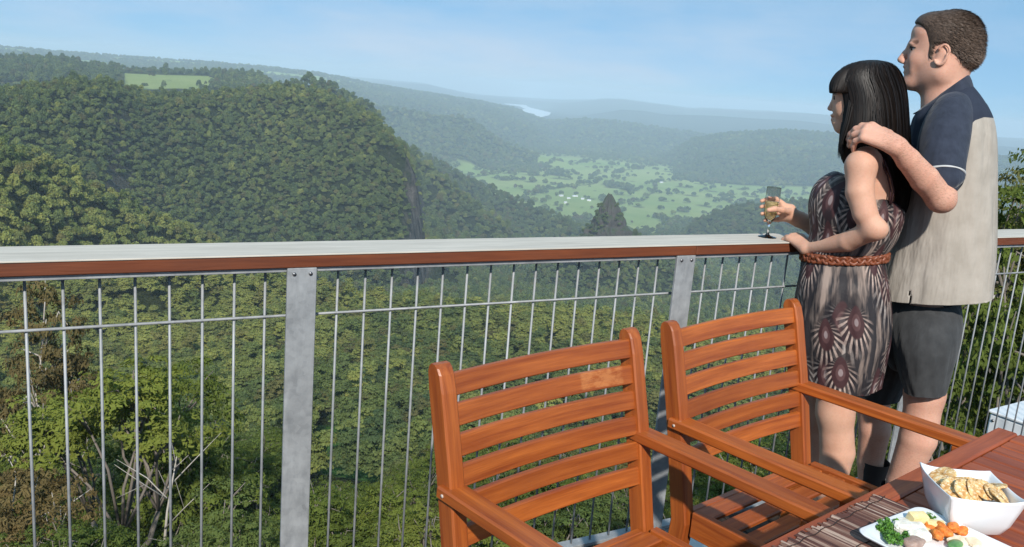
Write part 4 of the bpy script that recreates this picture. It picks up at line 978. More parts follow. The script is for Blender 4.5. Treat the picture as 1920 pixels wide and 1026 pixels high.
# ================================================================= PEOPLE
class Fig:
    """a standing figure measured in its own upright plane at horizontal distance h0 along azimuth az"""
    def __init__(s, az, h0):
        s.fh = np.array([math.sin(az), math.cos(az), 0]); s.h0 = h0; s.e1 = np.array([math.cos(az), -math.sin(az), 0]); s.z = np.array([0, 0, 1.])
    def Q(s, px, py, dd=0.0):
        d = ray(px, py); p = d*((s.h0+dd)/(d@s.fh)); p[2] += EYE; return p
class Sdf:
    def __init__(s, fig): s.P = []; s.f = fig; s.cut = None; s.disp = None
    def cap(s, a, b, ra, rb, k=.02): s.P.append(('c', np.array(a, float), np.array(b, float), ra, rb, k))
    def chain(s, pts, rad, k=.02):
        for i in range(len(pts)-1): s.cap(pts[i], pts[i+1], rad[i], rad[i+1], k if i == 0 else min(k, .006))
    def ell(s, c, r, k=.02, yaw=0.0, tilt=0.0):
        """radii along (e1, depth, z); yaw turns about z, tilt turns in the e1-z plane"""
        e1, e3, z = s.f.e1, s.f.fh, s.f.z
        a = e1*math.cos(yaw)+e3*math.sin(yaw); b = -e1*math.sin(yaw)+e3*math.cos(yaw)
        a2 = a*math.cos(tilt)+z*math.sin(tilt); z2 = -a*math.sin(tilt)+z*math.cos(tilt)
        s.P.append(('e', np.array(c, float), np.stack([a2, b, z2]), np.array(r, float), None, k))
    def bbox(s, p):
        if p[0] == 'c': r = max(p[3], p[4]); return np.minimum(p[1], p[2])-r, np.maximum(p[1], p[2])+r
        r = np.abs(p[2].T)@p[3]; return p[1]-r, p[1]+r
    def ev(s, p, X):
        if p[0] == 'c':
            ab = p[2]-p[1]; L = ab@ab+1e-12; t = np.clip(((X-p[1])@ab)/L, 0, 1)
            return np.linalg.norm(X-p[1]-t[:, None]*ab, axis=1)-(p[3]+(p[4]-p[3])*t)
        q = (X-p[1])@p[2].T; k0 = np.linalg.norm(q/p[3], axis=1); k1 = np.linalg.norm(q/p[3]**2, axis=1)
        return k0*(k0-1)/np.maximum(k1, 1e-9)
    def mesh(s, res):
        bbs = [s.bbox(p) for p in s.P]; lo = np.min([b[0] for b in bbs], 0)-.03; hi = np.max([b[1] for b in bbs], 0)+.03
        B = 12; nb = np.ceil((hi-lo)/(res*B)).astype(int)+1; n = nb*B
        S = np.full(n, 1.0, np.float32); g = (np.stack(np.meshgrid(*[np.arange(B)]*3, indexing='ij'), -1).reshape(-1, 3))*res
        pm = .03
        blo = {}
        for pi, (l, h) in enumerate(bbs):
            i0 = np.floor((l-pm-lo)/(res*B)).astype(int); i1 = np.floor((h+pm-lo)/(res*B)).astype(int)
            for i in range(max(i0[0], 0), min(i1[0], nb[0]-1)+1):
                for j in range(max(i0[1], 0), min(i1[1], nb[1]-1)+1):
                    for k in range(max(i0[2], 0), min(i1[2], nb[2]-1)+1): blo.setdefault((i, j, k), []).append(pi)
        for (i, j, k), pl in blo.items():
            X = g+lo+np.array([i, j, k])*B*res; d = None
            for pi in pl:
                e = s.ev(s.P[pi], X); kk = s.P[pi][5]
                if d is None: d = e
                else:
                    h = np.maximum(kk-np.abs(d-e), 0)/kk; d = np.minimum(d, e)-h*h*kk*.25
            if s.disp is not None: d = d+s.disp(X)
            if s.cut is not None: d = np.maximum(d, s.cut(X))
            S[i*B:i*B+B, j*B:j*B+B, k*B:k*B+B] = d.reshape(B, B, B)
        ins = S < 0; a = ins[:-1, :-1, :-1]; cnt = np.zeros(a.shape, np.int8)
        offs = [(i, j, k) for i in (0, 1) for j in (0, 1) for k in (0, 1)]
        sl = lambda A, o: A[o[0]:A.shape[0]-1+o[0], o[1]:A.shape[1]-1+o[1], o[2]:A.shape[2]-1+o[2]]
        for o in offs: cnt += sl(ins, o)
        act = np.argwhere((cnt > 0) & (cnt < 8)); idx = np.full(a.shape, -1, np.int32); idx[tuple(act.T)] = np.arange(len(act))
        cv = {o: S[tuple((act+np.array(o)).T)] for o in offs}; acc = np.zeros((len(act), 3)); c = np.zeros(len(act))
        for o in offs:
            for ax in range(3):
                if o[ax]: continue
                o2 = list(o); o2[ax] = 1; o2 = tuple(o2); x, y = cv[o], cv[o2]; m = (x < 0) != (y < 0)
                t = np.where(m, x/np.where(m, x-y, 1), 0); p = np.tile(np.array(o, float), (len(act), 1)); p[:, ax] = t
                acc[m] += p[m]; c[m] += 1
        V = (act+acc/c[:, None])*res+lo; F = []
        for ax in range(3):
            u, v = (ax+1) % 3, (ax+2) % 3; o = [0, 0, 0]; o[ax] = 1
            A = ins[tuple(slice(0, -1) if q == ax else slice(None) for q in range(3))]; Bb = ins[tuple(slice(1, None) if q == ax else slice(None) for q in range(3))]
            e = np.argwhere(A != Bb); e = e[(e[:, u] > 0) & (e[:, v] > 0) & (e[:, u] < n[u]-1) & (e[:, v] < n[v]-1)]
            flip = A[tuple(e.T)]
            q = []
            for du, dv in ((-1, -1), (0, -1), (0, 0), (-1, 0)):
                ee = e.copy(); ee[:, u] += du; ee[:, v] += dv; q.append(idx[tuple(ee.T)])
            q = np.stack(q, 1); q = np.where(flip[:, None], q, q[:, ::-1]); F.append(q[(q >= 0).all(1)])
        F = np.concatenate(F)
        # light smoothing
        for _ in range(2):
            acc = np.zeros_like(V); cn = np.zeros(len(V))
            for i in range(4):
                np.add.at(acc, F[:, i], V[F[:, (i+1) % 4]]); np.add.at(cn, F[:, i], 1)
            V = V*.5+.5*acc/np.maximum(cn, 1)[:, None]
        return V, F
def near_mask(V, c, r, soft=.5):
    d = np.linalg.norm((V-np.array(c))/np.array(r), axis=1); return np.clip((1-d)/soft, 0, 1)
def seg_mask(V, a, b, r):
    a = np.array(a); ab = np.array(b)-a; t = np.clip(((V-a)@ab)/(ab@ab), 0, 1); return np.clip((r-np.linalg.norm(V-a-t[:, None]*ab, axis=1))/(r*.4), 0, 1)
def hand(S, w, d, n, side, s=1.0, curl=(.25, .3, .3), fan=.10, thumb=.3, r0=.0092):
    """palm and five fingers; d towards the knuckles, n out of the back of the hand, side picks the thumb's side"""
    d = np.array(d, float); d /= np.linalg.norm(d); n = np.array(n, float); n -= d*(n@d); n /= np.linalg.norm(n); t = np.cross(d, n)*side; w = np.array(w, float)
    offs = (.030, .0105, -.0095, -.028); kl = (.088, .092, .088, .080); fl = (.072, .080, .074, .058)
    for i in range(4):
        a = w+t*offs[i]*.45*s; kn = w+d*kl[i]*s+t*offs[i]*s+n*(.002 if i in (1, 2) else -.002)*s
        S.cap(a, kn, .0135*s, .0112*s, .016)
        dd = d+t*offs[i]/.03*fan; dd /= np.linalg.norm(dd); p = kn; ax = np.cross(n, dd)
        for j, (fr, an) in enumerate(zip((.44, .31, .25), curl)):
            an = an*(1+.12*(i-1.5)); nn = np.cross(dd, ax); dd = dd*math.cos(an)+nn*math.sin(an)*1.0 if (np.cross(dd, ax)@n) < 0 else dd*math.cos(an)-nn*math.sin(an)
            dd /= np.linalg.norm(dd); q = p+dd*fl[i]*fr*s; ra = (r0-.0007*j)*s*(1 if i < 3 else .88); S.cap(p, q, ra, ra-.0006*s, .005); p = q
    S.cap(w+d*.012*s, w+d*.06*s, .017*s, .014*s, .015)
    td = d*.62+t*.70-n*thumb; td /= np.linalg.norm(td); a = w+d*.018*s+t*.016*s; b = a+td*.042*s; c = b+(td*.8+d*.4-n*.1)*.034*s; e = c+(d*.8+td*.5)*.026*s
    S.cap(a, b, .0150*s, .0118*s, .012); S.cap(b, c, .0112*s, .0100*s, .005); S.cap(c, e, .0100*s, .0082*s, .005)
def loft(fig, rows, n=128, sq=2.2, fold=None, sub=5, close_top=True, close_bottom=True):
    """rows: (xL, yL, xR, yR, depth centre, half depth); smooth rings between traced outline points"""
    R = []
    for (xl, yl, xr, yr, dd, hd) in rows: R.append(np.concatenate([fig.Q(xl, yl, dd), fig.Q(xr, yr, dd), [hd]]))
    R = np.array(R); m = len(R); T = np.linspace(0, m-1, (m-1)*sub+1); RR = []
    for t in T:   # Catmull-Rom
        i = min(int(t), m-2); u = t-i; p0, p1, p2, p3 = R[max(i-1, 0)], R[i], R[i+1], R[min(i+2, m-1)]
        RR.append(.5*((2*p1)+(-p0+p2)*u+(2*p0-5*p1+4*p2-p3)*u*u+(-p0+3*p1-3*p2+p3)*u**3))
    RR = np.array(RR); th = np.linspace(0, 2*np.pi, n, endpoint=False); ct, st = np.cos(th), np.sin(th)
    V = []; TH = []; TT = []
    for t, r in zip(T, RR):
        c = (r[:3]+r[3:6])/2; h = (r[3:6]-r[:3])/2; e = 2/(sq(t) if callable(sq) else sq)
        x = np.sign(ct)*np.abs(ct)**e; y = np.sign(st)*np.abs(st)**e
        k = 1+(fold(th, t/(m-1)) if fold else 0)
        V.append(c+np.outer(x*k, h)+np.outer(y*k*r[6], fig.fh)); TH.append(th); TT.append(np.full(n, t/(m-1)))
    V = np.array(V); nr = len(T); ii = np.arange(nr*n).reshape(nr, n); i2 = np.concatenate([ii, ii[:, :1]], 1)
    F = np.stack([i2[:-1, :-1], i2[1:, :-1], i2[1:, 1:], i2[:-1, 1:]], -1).reshape(-1, 4)
    return V.reshape(-1, 3), F, np.concatenate(TH), np.concatenate(TT), V
def skin_mat(name, base, deep, rgh=.45):
    t = NT(name); co = t.n('ShaderNodeTexCoord').outputs['Object']
    n1 = t.noise(co, 18, 4, .6); n2 = t.noise(co, 140, 3, .6)
    c = t.mix(t.mapr(n1, .35, .7, 0, .5), base, deep); c = t.mix(t.mapr(n2, .5, .8, 0, .25), c, tuple(k*.7 for k in deep))
    c = t.mix(t.attr('lip').outputs['Fac'], c, (.42, .10, .085))
    hz = t.noise(t.scale(co, (130, 130, 420)), 1.0, 3, .7)
    c = t.mix(t.math('MULTIPLY', t.attr('hairy').outputs['Fac'], t.mapr(hz, .48, .66, 0, .42)), c, (.14, .06, .035))
    c = t.mix(t.attr('brow').outputs['Fac'], c, (.035, .018, .010))
    t.bump(n2, .0008, .5); m = t.set(c, rgh+.12, 0, .25)
    t.b.inputs['Subsurface Weight'].default_value = .18; t.b.inputs['Subsurface Radius'].default_value = (.02, .008, .004); t.b.inputs['Subsurface Scale'].default_value = .3
    return m
def hair_mat(name, a, b, rgh):
    t = NT(name); co = t.n('ShaderNodeTexCoord').outputs['Object']; lv = t.attr('lv').outputs['Fac']
    return t.set(t.mix(lv, a, b), rgh, 0, .3)
def fabric(name, a, b, rough=.85, sc=30, wv=900):
    t = NT(name); co = t.n('ShaderNodeTexCoord').outputs['Object']; n = t.noise(co, sc, 4, .6)
    w = t.noise(co, wv, 2, .5); f = t.noise(t.scale(co, (9, 9, 2.2)), 1.0, 4, .6); hgt = t.math('ADD', t.math('MULTIPLY', f, 12.0), t.math('MULTIPLY', w, .12)); t.bump(hgt, .0016, .8)
    m = t.set(t.mix(t.mapr(n, .3, .7, 0, 1), a, b), rough, 0, .2); t.b.inputs['Sheen Weight'].default_value = .15; return m
M_skinW = skin_mat('skin', (.64, .37, .26), (.53, .26, .175)); M_skinM = skin_mat('skin_ruddy', (.66, .375, .275), (.54, .24, .165))
M_hairW = hair_mat('black_hair', (.006, .005, .005), (.020, .013, .010), .48); M_hairM = hair_mat('brown_hair', (.030, .019, .013), (.17, .115, .085), .5)
M_navy = fabric('navy_cotton', (.022, .028, .045), (.036, .045, .070)); M_beige = fabric('beige_linen', (.33, .295, .26), (.42, .38, .34), .9, 14)
M_shorts = fabric('charcoal_cotton', (.036, .037, .039), (.056, .057, .059)); M_eye = plain('eye_white', (.42, .40, .39), .3); M_iris = plain('iris', (.03, .02, .015), .1)
M_shoe = plain('dark_shoe', (.015, .015, .018), .5); M_lash = plain('lashes', (.01, .008, .007), .6)
RAD = math.radians

# ----------------------------------------------------------------- the woman
W = Fig(RAD(51.0), 3.02); Q = W.Q; S = Sdf(W)
YW = math.atan2(.39, -.92)        # facing
# head in profile
S.ell(Q(1626, 178), (.088, .074, .100), .02); S.ell(Q(1592, 172), (.046, .062, .058), .03); S.ell(Q(1594, 206), (.047, .054, .066), .03)
S.ell(Q(1577, 237), (.016, .024, .015), .02)
for sg in (-1, 1):
    S.cap(Q(1580, 236, 0), Q(1622, 222, sg*.048), .016, .022, .025); S.ell(Q(1582, 205, sg*.030), (.022, .020, .024), .02)
    S.ell(Q(1563, 206.5, sg*.0085), (.007, .006, .0055), .004); S.ell(Q(1573, 175, sg*.028), (.012, .020, .005), .008)
S.chain([Q(1567, 183), Q(1562, 194), Q(1556.5, 203)], [.0065, .0078, .0092], .008)
S.ell(Q(1561.5, 216.5), (.0085, .021, .0052), .005); S.ell(Q(1563, 224), (.0090, .018, .0062), .005); S.ell(Q(1567, 230), (.012, .02, .008), .01)
S.cap(Q(1622, 225, 0), Q(1636, 290, 0), .050, .056, .04)
# trunk
S.ell(Q(1640, 345, .01), (.080, .140, .14), .05, YW); S.ell(Q(1606, 390, 0), (.085, .10, .09), .05, YW); S.ell(Q(1600, 465, 0), (.080, .10, .13), .06, YW); S.ell(Q(1583, 560, 0), (.095, .12, .13), .06, YW)
LS, RS = Q(1614, 314, -.150), Q(1665, 320, .155)
S.cap(Q(1640, 280, 0), LS+np.array([0, 0, .01]), .038, .040, .04); S.cap(Q(1640, 280, 0), RS, .040, .046, .04)
EL = Q(1638, 430, -.185); WR = Q(1514, 467, -.035)
S.chain([LS, Q(1612, 360, -.168), Q(1622, 400, -.180), EL], [.043, .041, .036, .030], .03)
S.ell(Q(1652, 431, -.19), (.016, .018, .018), .03)
S.chain([EL, Q(1590, 453, -.130), WR], [.031, .031, .0200], .02)
kn = at_y(1481, 441, 2.075)
hand(S, WR, at_y(1476, 438, 2.10)-WR+np.array([0, 0, .012]), (-.1, -.25, 1), +1, .98, (.55, .25, .2), .12, .15)
# right arm with the glass
RE = Q(1560, 450, .20); RW = Q(1497, 411, .13)
S.chain([RS, Q(1610, 400, .20), RE], [.050, .044, .036], .02); S.chain([RE, Q(1528, 425, .17), RW], [.036, .034, .0235], .02)
GX = at_y(1440, 434, 2.13); GB = np.array([GX[0], GX[1], 1.0205])     # foot of the glass on the rail
Qg = lambda px, py, dd: np.array(at_y(px, py, GB[1]+dd))
S.chain([RW, Qg(1480, 402, -.01)], [.024, .024], .02); S.cap(Qg(1482, 392, .0), Qg(1468, 388, .01), .018, .014, .014); S.cap(Qg(1484, 408, -.005), Qg(1470, 408, .005), .016, .013, .014)
for (a, b, c, d_) in (((1468, 382, .012), (1456, 373.5, .026), (1440, 373, .034), (1428, 377, .018)), ((1467, 390, .014), (1457, 385, .030), (1440, 385, .037), (1427, 388, .020)),
                      ((1468, 400, .012), (1457, 399, .028), (1441, 399, .034), (1428.5, 401, .016)), ((1470, 410, .006), (1459, 412, .022), (1445, 412, .027), (1434, 413, .012))):
    S.chain([Qg(*a), Qg(*b), Qg(*c), Qg(*d_)], [.0092, .0084, .0078, .0068], .004)
S.chain([Qg(1481, 398, -.018), Qg(1466, 394, -.034), Qg(1452, 392, -.034), Qg(1441, 394, -.027)], [.0125, .0102, .0092, .0080], .006)
# legs
def leg(S, hip, knee, anklexy, rt, rk, rc, ra, k=.03, foot=(-.9, .4), bend=(0, 0)):
    an = np.array([anklexy[0], anklexy[1], .085]); cf = knee*.66+an*.34; back = -np.array([foot[0], foot[1], 0])
    S.chain([hip, (hip+knee)/2, knee], [rt, (rt+rk)*.52, rk], k); S.chain([knee, cf+back*.018, knee*.3+an*.7, an], [rk, rc, (rc+ra)*.48, ra], k)
    return an
def dirp(fig, fwd, dep): v = fig.e1*fwd+fig.fh*dep; return v/np.linalg.norm(v)
fw = dirp(W, -.92, .39)
kL = Q(1566, 772, -.07); kR = Q(1520, 775, .09)
aL = leg(S, Q(1580, 600, -.07), kL, (kL+fw*.0+W.e1*.035)[:2], .088, .056, .055, .034); aR = leg(S, Q(1562, 600, .08), kR, (kR+W.e1*.035+fw*.02)[:2], .086, .052, .050, .032)
for a in (aL, aR): S.chain([a, a+fw*.05-np.array([0, 0, .03]), a+fw*.14-np.array([0, 0, .055])], [.033, .03, .022], .02)
V, F = S.mesh(.0036)
lipm = np.maximum(near_mask(V, Q(1560.5, 217), (.013, .022, .0068)), near_mask(V, Q(1561.5, 224.5), (.014, .02, .0075)))
me = np_mesh('person', V, F, dict(lip=lipm, hairy=np.zeros(len(V)), brow=near_mask(V, Q(1566, 176, -.03), (.02, .03, .004))), True)
woman = link('person', me, M_skinW); tag(woman, 'woman with long black hair in a feather print dress, holding a wine glass', 'person')
for sg in (-1,):
    mb = MB(); c = Q(1570.8, 185, sg*.031); M4 = Matrix.Translation(Vector(c))
    bmx = bmesh.new(); bmesh.ops.create_uvsphere(bmx, u_segments=20, v_segments=14, radius=.0102); me = bpy.data.meshes.new('eye'); bmx.to_mesh(me); bmx.free(); o = link('eye', me, M_eye, woman, True); o.location = c
    bmx = bmesh.new(); bmesh.ops.create_uvsphere(bmx, u_segments=16, v_segments=10, radius=.0062); me = bpy.data.meshes.new('iris'); bmx.to_mesh(me); bmx.free(); o2 = link('iris', me, M_iris, o, True); o2.location = tuple(-W.e1*.0072)
    mb = MB(); mb.tube([Q(1563.5, 183.5, sg*.024), Q(1564, 181, sg*.033), Q(1573, 182, sg*.043)], [.0018, .0028, .0014], 6); mb.build('eyelashes', M_lash, woman)

# dress
def dfold(th, t):
    a = np.clip((t-.5)*2, 0, 1)*.036+.008; up = np.clip((.5-t)*3, 0, 1)*.012
    return a*(np.sin(th*9+2.2*math.sin(t*5))*.5+np.sin(th*17+1.3+t*4)*.3+np.sin(th*5+.7)*.3)+up*np.sin(th*13+t*9)+.004*np.sin(th*31+t*23)
DR = [(1612, 338, 1652, 362, 0, .012), (1582, 328, 1672, 374, 0, .065), (1562, 322, 1685, 383, 0, .094), (1532, 340, 1694, 392, 0, .118), (1520, 362, 1696, 404, 0, .124), (1516, 392, 1692, 424, 0, .126), (1519, 428, 1682, 450, 0, .114), (1514, 456, 1670, 468, 0, .108), (1508, 478, 1660, 482, 0, .100),
      (1503, 496, 1661, 499, 0, .110), (1496, 524, 1666, 526, 0, .145), (1490, 566, 1671, 566, 0, .158), (1490, 624, 1673, 624, 0, .163), (1495, 668, 1665, 668, 0, .162), (1501, 710, 1654, 717, 0, .158), (1502, 713, 1653, 720, 0, .154), (1510, 709, 1645, 714, 0, .140)]
V, F, TH, TT, G = loft(W, DR, 220, 2.25, dfold)
def feather_mat():
    t = NT('feather_print'); uv = t.attr('pat').outputs['Vector']
    nz = t.n('ShaderNodeTexNoise'); t.l(uv, nz.inputs['Vector']); nz.inputs['Scale'].default_value = 6
    def layer(scale, ox, rand, asp):
        v = t.n('ShaderNodeVectorMath', operation='MULTIPLY_ADD'); t.l(uv, v.inputs[0]); v.inputs[1].default_value = (scale, scale*asp, 0); v.inputs[2].default_value = (ox, ox*.7, 0)
        vo = t.n('ShaderNodeTexVoronoi', feature='F1', voronoi_dimensions='2D'); t.l(v.outputs[0], vo.inputs['Vector']); vo.inputs['Scale'].default_value = 1.0; vo.inputs['Randomness'].default_value = rand
        sb = t.n('ShaderNodeVectorMath', operation='SUBTRACT'); t.l(v.outputs[0], sb.inputs[0]); t.l(vo.outputs['Position'], sb.inputs[1])
        sx = t.n('ShaderNodeSeparateXYZ'); t.l(sb.outputs[0], sx.inputs[0]); x, y = sx.outputs[0], sx.outputs[1]
        y = t.math('ADD', y, -.10)
        # drop-shaped radius: narrower towards the top
        wid = t.math('SUBTRACT', 1.0, t.math('MULTIPLY', y, .9)); xx = t.math('DIVIDE', x, t.math('MAXIMUM', wid, .3)); xx = t.math('MULTIPLY', x, t.math('ADD', 1.0, t.math('MULTIPLY', t.math('MAXIMUM', y, 0.0), 2.6)))
        r = t.math('SQRT', t.math('ADD', t.math('MULTIPLY', xx, xx), t.math('MULTIPLY', y, t.math('MULTIPLY', y, .62))))
        an = t.math('ARCTAN2', x, t.math('SUBTRACT', y, .12)); st = t.math('SINE', t.math('ADD', t.math('MULTIPLY', an, 24.0), t.math('MULTIPLY', nz.outputs['Fac'], 4.0)))
        return r, st, y, vo.outputs['Color']
    base = t.mix(t.noise(uv, 9, 4), (.010, .010, .014), (.040, .034, .036))
    stre = t.noise(t.scale(uv, (26, 3.5, 1)), 1.0, 4, .6)
    base = t.mix(t.mapr(stre, .48, .62, 0, .85), base, (.36, .27, .225))
    for sc, ox, rd, asp, pal in ((6.2, .0, .7, .62, (.40, .34, .31)), (8.2, 3.7, .75, .6, (.55, .41, .35))):
        r, st, y, cc = layer(sc, ox, rd, asp)
        ray_ = t.math('MULTIPLY', t.mapr(st, .0, .6, 0, 1), t.mapr(r, .48, .26, 0, .9)); ray_ = t.math('MULTIPLY', ray_, t.mapr(r, .17, .22, 0, 1))
        ray_ = t.math('MULTIPLY', ray_, t.mapr(y, .22, -.02, 0, 1))
        dark = t.math('MULTIPLY', t.mapr(r, .42, .34, 0, 1), .75)
        base = t.mix(dark, base, (.016, .013, .016)); base = t.mix(t.math('MULTIPLY', ray_, t.mapr(t.noise(uv, 60, 3), .3, .6, .45, 1)), base, pal)
        base = t.mix(t.mapr(r, .215, .19, 0, 1), base, (.052, .022, .024)); base = t.mix(t.mapr(r, .115, .095, 0, .8), base, (.11, .055, .055)); base = t.mix(t.mapr(r, .055, .04, 0, 1), base, (.26, .20, .20))
    co = t.n('ShaderNodeTexCoord').outputs['Object']; t.bump(t.noise(co, 40, 5), .003, .6)
    return t.set(base, .6, 0, .3)
me = np_mesh('dress', V, F, dict(pat=np.stack([TH*.155, V[:, 2], np.zeros(len(V))], 1)), True)
M_dress = feather_mat(); dress = link('dress', me, M_dress, woman)
# braided belt
ring = lambda off, y_off, r: [np.array(p) for p in zip()]
BR = [(1507, 476, 1661, 480, 0, .113)]
cL, cR = Q(1505, 478), Q(1663, 482); cc = (cL+cR)/2; hh = (cR-cL)/2
mb = MB()
for j in range(4):
    pts = []
    for i in range(241):
        a = 2*math.pi*i/240; ph = a*26+j*math.pi/2
        k = 1.02+.022*math.cos(ph*1.0); dz = .011*math.sin(ph/2+j*math.pi/4+(math.pi if j % 2 else 0))
        p = cc+hh*math.cos(a)*k+W.fh*.1045*math.sin(a)*k; pts.append((p[0], p[1], p[2]+dz))
    mb.tube(pts, .0062, 6, cap=False)
M_belt = plain('tan_leather', (.20, .055, .022), .45, 0, .35, 60)
mb.build('belt', M_belt, woman)
for off in (0, 6):
    mb = MB(); mb.tube([Q(1640+off, 284, -.085), Q(1652+off, 300, -.100), Q(1664+off, 332, -.098), Q(1670+off, 358, -.092), Q(1668+off*.4, 384, -.090)], .0028, 6); mb.build('strap', M_belt if 0 else M_dress, woman)

# long black hair with a straight fringe
HR = [(1624, 113, 1648, 113, 0, .02), (1598, 119, 1668, 118, 0, .052), (1578, 131, 1682, 130, 0, .078), (1568, 147, 1690, 146, 0, .090), (1572, 162, 1695, 162, 0, .095), (1580, 180, 1698, 181, 0, .098),
      (1584, 205, 1700, 208, 0, .101), (1581, 240, 1702, 240, 0, .106), (1577, 268, 1704, 275, .005, .110), (1582, 300, 1706, 310, .02, .110), (1606, 330, 1706, 345, .03, .095), (1632, 360, 1702, 372, .03, .07), (1650, 384, 1697, 396, .02, .045), (1662, 392, 1692, 402, .02, .02)]
FR = [(1600, 124, 1640, 118, 0, .045), (1576, 132, 1640, 130, 0, .068), (1563, 146, 1636, 146, 0, .080), (1557, 160, 1626, 160, 0, .084), (1557, 174, 1612, 176, 0, .086), (1560, 174, 1604, 175, 0, .078)]
hfold = lambda th, t: .010*np.sin(th*41+3*math.sin(t*3))+.008*np.sin(th*23+t*3)+.006*np.sin(th*67)
HSQ = lambda t: 2.4+.9*max(0, min(1, (t-2.5)/4))
V, F, TH, TT, G = loft(W, HR, 260, HSQ, hfold, 6)
rs = np.random.default_rng(5)
hb = np_mesh('hair', V, F, dict(lv=np.clip(rs.uniform(0, .5, 260)[np.tile(np.arange(260), len(V)//260)], 0, 1)), True)
hair = link('hair', hb, M_hairW, woman)
def strands(G, n, wid, t0, t1, lift, rs, seg=10):
    nr, m, _ = G.shape; c = G.mean(1); Vs = []; Fs = []; L = []
    for i in range(n):
        k = rs.integers(m); a, b = sorted((rs.uniform(*t0), rs.uniform(*t1))); rows = np.linspace(a, b, seg)*(nr-1); dr = rs.normal(0, .7); of = rs.uniform(.0, lift); base = len(Vs); lv = rs.uniform(0, 1)
        for j, r in enumerate(rows):
            r0_ = int(min(r, nr-2)); f_ = r-r0_; kk = (k+dr*j*.5) % m; k0 = int(kk) % m; k1 = (k0+1) % m; g = kk-int(kk)
            P = (G[r0_, k0]*(1-g)+G[r0_, k1]*g)*(1-f_)+(G[r0_+1, k0]*(1-g)+G[r0_+1, k1]*g)*f_
            o = P-(c[r0_]*(1-f_)+c[r0_+1]*f_); o[2] *= .3; o /= np.linalg.norm(o)+1e-9; tn = np.cross(o, [0, 0, 1]); tn /= np.linalg.norm(tn)+1e-9
            ww = wid*(1-.8*(j/(seg-1))**2); Q0 = P+o*of
            Vs += [Q0-tn*ww, Q0+tn*ww+o*.0006]; L += [lv, lv]
        for j in range(seg-1): q = base+2*j; Fs.append((q, q+1, q+3, q+2))
    return np.array(Vs), np.array(Fs), np.array(L)
Vf, Ff, THf, TTf, Gf = loft(W, FR, 160, 2.5, lambda th, t: .012*np.sin(th*37)+.010*np.sin(th*19+1), 6)
link('fringe', np_mesh('fringe', Vf, Ff, dict(lv=np.clip(rs.uniform(0, .5, 160)[np.tile(np.arange(160), len(Vf)//160)], 0, 1)), True), M_hairW, hair)
V, F, L = strands(Gf, 900, .0010, (0.02, .3), (.75, 1.0), .003, rs)
link('fringe_strands', np_mesh('fringe_strands', V, F, dict(lv=L), True), M_hairW, hair)
V, F, L = strands(G, 2800, .0010, (0.02, .45), (.5, 1.0), .006, rs)
link('strands', np_mesh('strands', V, F, dict(lv=L), True), M_hairW, hair)
# loose lock in front of the shoulder
mb = MB()
for i in range(60):
    a = rs.normal(0, 2.2); b = rs.normal(0, .012)
    mb.tube([Q(1598+a, 188, -.082+b*.4), Q(1590+a*.8, 225, -.092+b*.5), Q(1577+a*.7, 268, -.090+b), Q(1576+a*.6+rs.normal(0, 2.5), 292+rs.uniform(-22, 8), -.090+b)], [.0016, .0018, .0014, .0004], 5)
V = np.array(mb.v); link('front_lock', np_mesh('front_lock', V, np.array([f for f in mb.f if len(f) == 4]), dict(lv=np.full(len(V), .3)), True), M_hairW, hair)
# shoes of the woman
def shoe(parent, a, f, s=1.0, name='shoe'):
    V = []; n = 24; rows = [(-.055, .020, .055), (-.045, .032, .07), (0, .036, .075), (.06, .040, .062), (.12, .046, .045), (.17, .040, .032), (.20, .018, .02)]; sd = np.array([-f[1], f[0], 0])
    for (l, w_, h) in rows:
        for k in range(n):
            t_ = 2*math.pi*k/n; V.append(np.array([a[0], a[1], 0])+f*l*s+sd*w_*s*math.cos(t_)+np.array([0, 0, h*s*.5+h*s*.5*math.sin(t_)+.002]))
    F = [(i*n+k, i*n+(k+1) % n, (i+1)*n+(k+1) % n, (i+1)*n+k) for i in range(len(rows)-1) for k in range(n)]
    mb = MB(); mb.add(V, F+[tuple(range(n))[::-1], tuple((len(rows)-1)*n+k for k in range(n))], None, 0, True); return mb.build(name, M_shoe, parent)
for a in (aL, aR): shoe(woman, a, fw, .92)

# wine glass
t = NT('clear_glass'); t.b.inputs['Transmission Weight'].default_value = 1.0; t.b.inputs['IOR'].default_value = 1.45; M_glass = t.set((1, 1, 1), .0)
t = NT('white_wine'); t.b.inputs['Transmission Weight'].default_value = .55; t.b.inputs['IOR'].default_value = 1.33; M_wine = t.set((.98, .78, .38), .0)
glass = empty('wine_glass', tuple(GB), 0, 'small stemmed glass of white wine held just above the handrail', 'glass')
topz = at_y(1440, 351, GB[1])[2]-GB[2]; k_ = topz/.155
prof = [(0.0005, .0), (.0285, .0), (.030, .0001), (.0306, .0006), (.0310, .0015), (.0300, .0024), (.028, .003), (.010, .006), (.0042, .012), (.0036, .030), (.0040, .040), (.010, .050), (.018, .062), (.0225, .078), (.0240, .100), (.0240, .125), (.0235, .1538), (.0235, .1546), (.0232, .1550), (.0230, .1546), (.0229, .1538), (.0232, .125), (.0232, .100), (.0216, .078), (.017, .063), (.008, .052), (.0005, .0495)]
mb = MB(); mb.lathe([(r, z*k_) for r, z in prof], 40); mb.build('bowl_and_stem', M_glass, glass)
mb = MB(); mb.lathe([(.0004, .0505*k_), (.0078, .0528*k_), (.0166, .0635*k_), (.0212, .0785*k_), (.0227, .100*k_), (.0227, .112*k_), (.0003, .1121*k_)], 40); mb.build('wine', M_wine, glass)

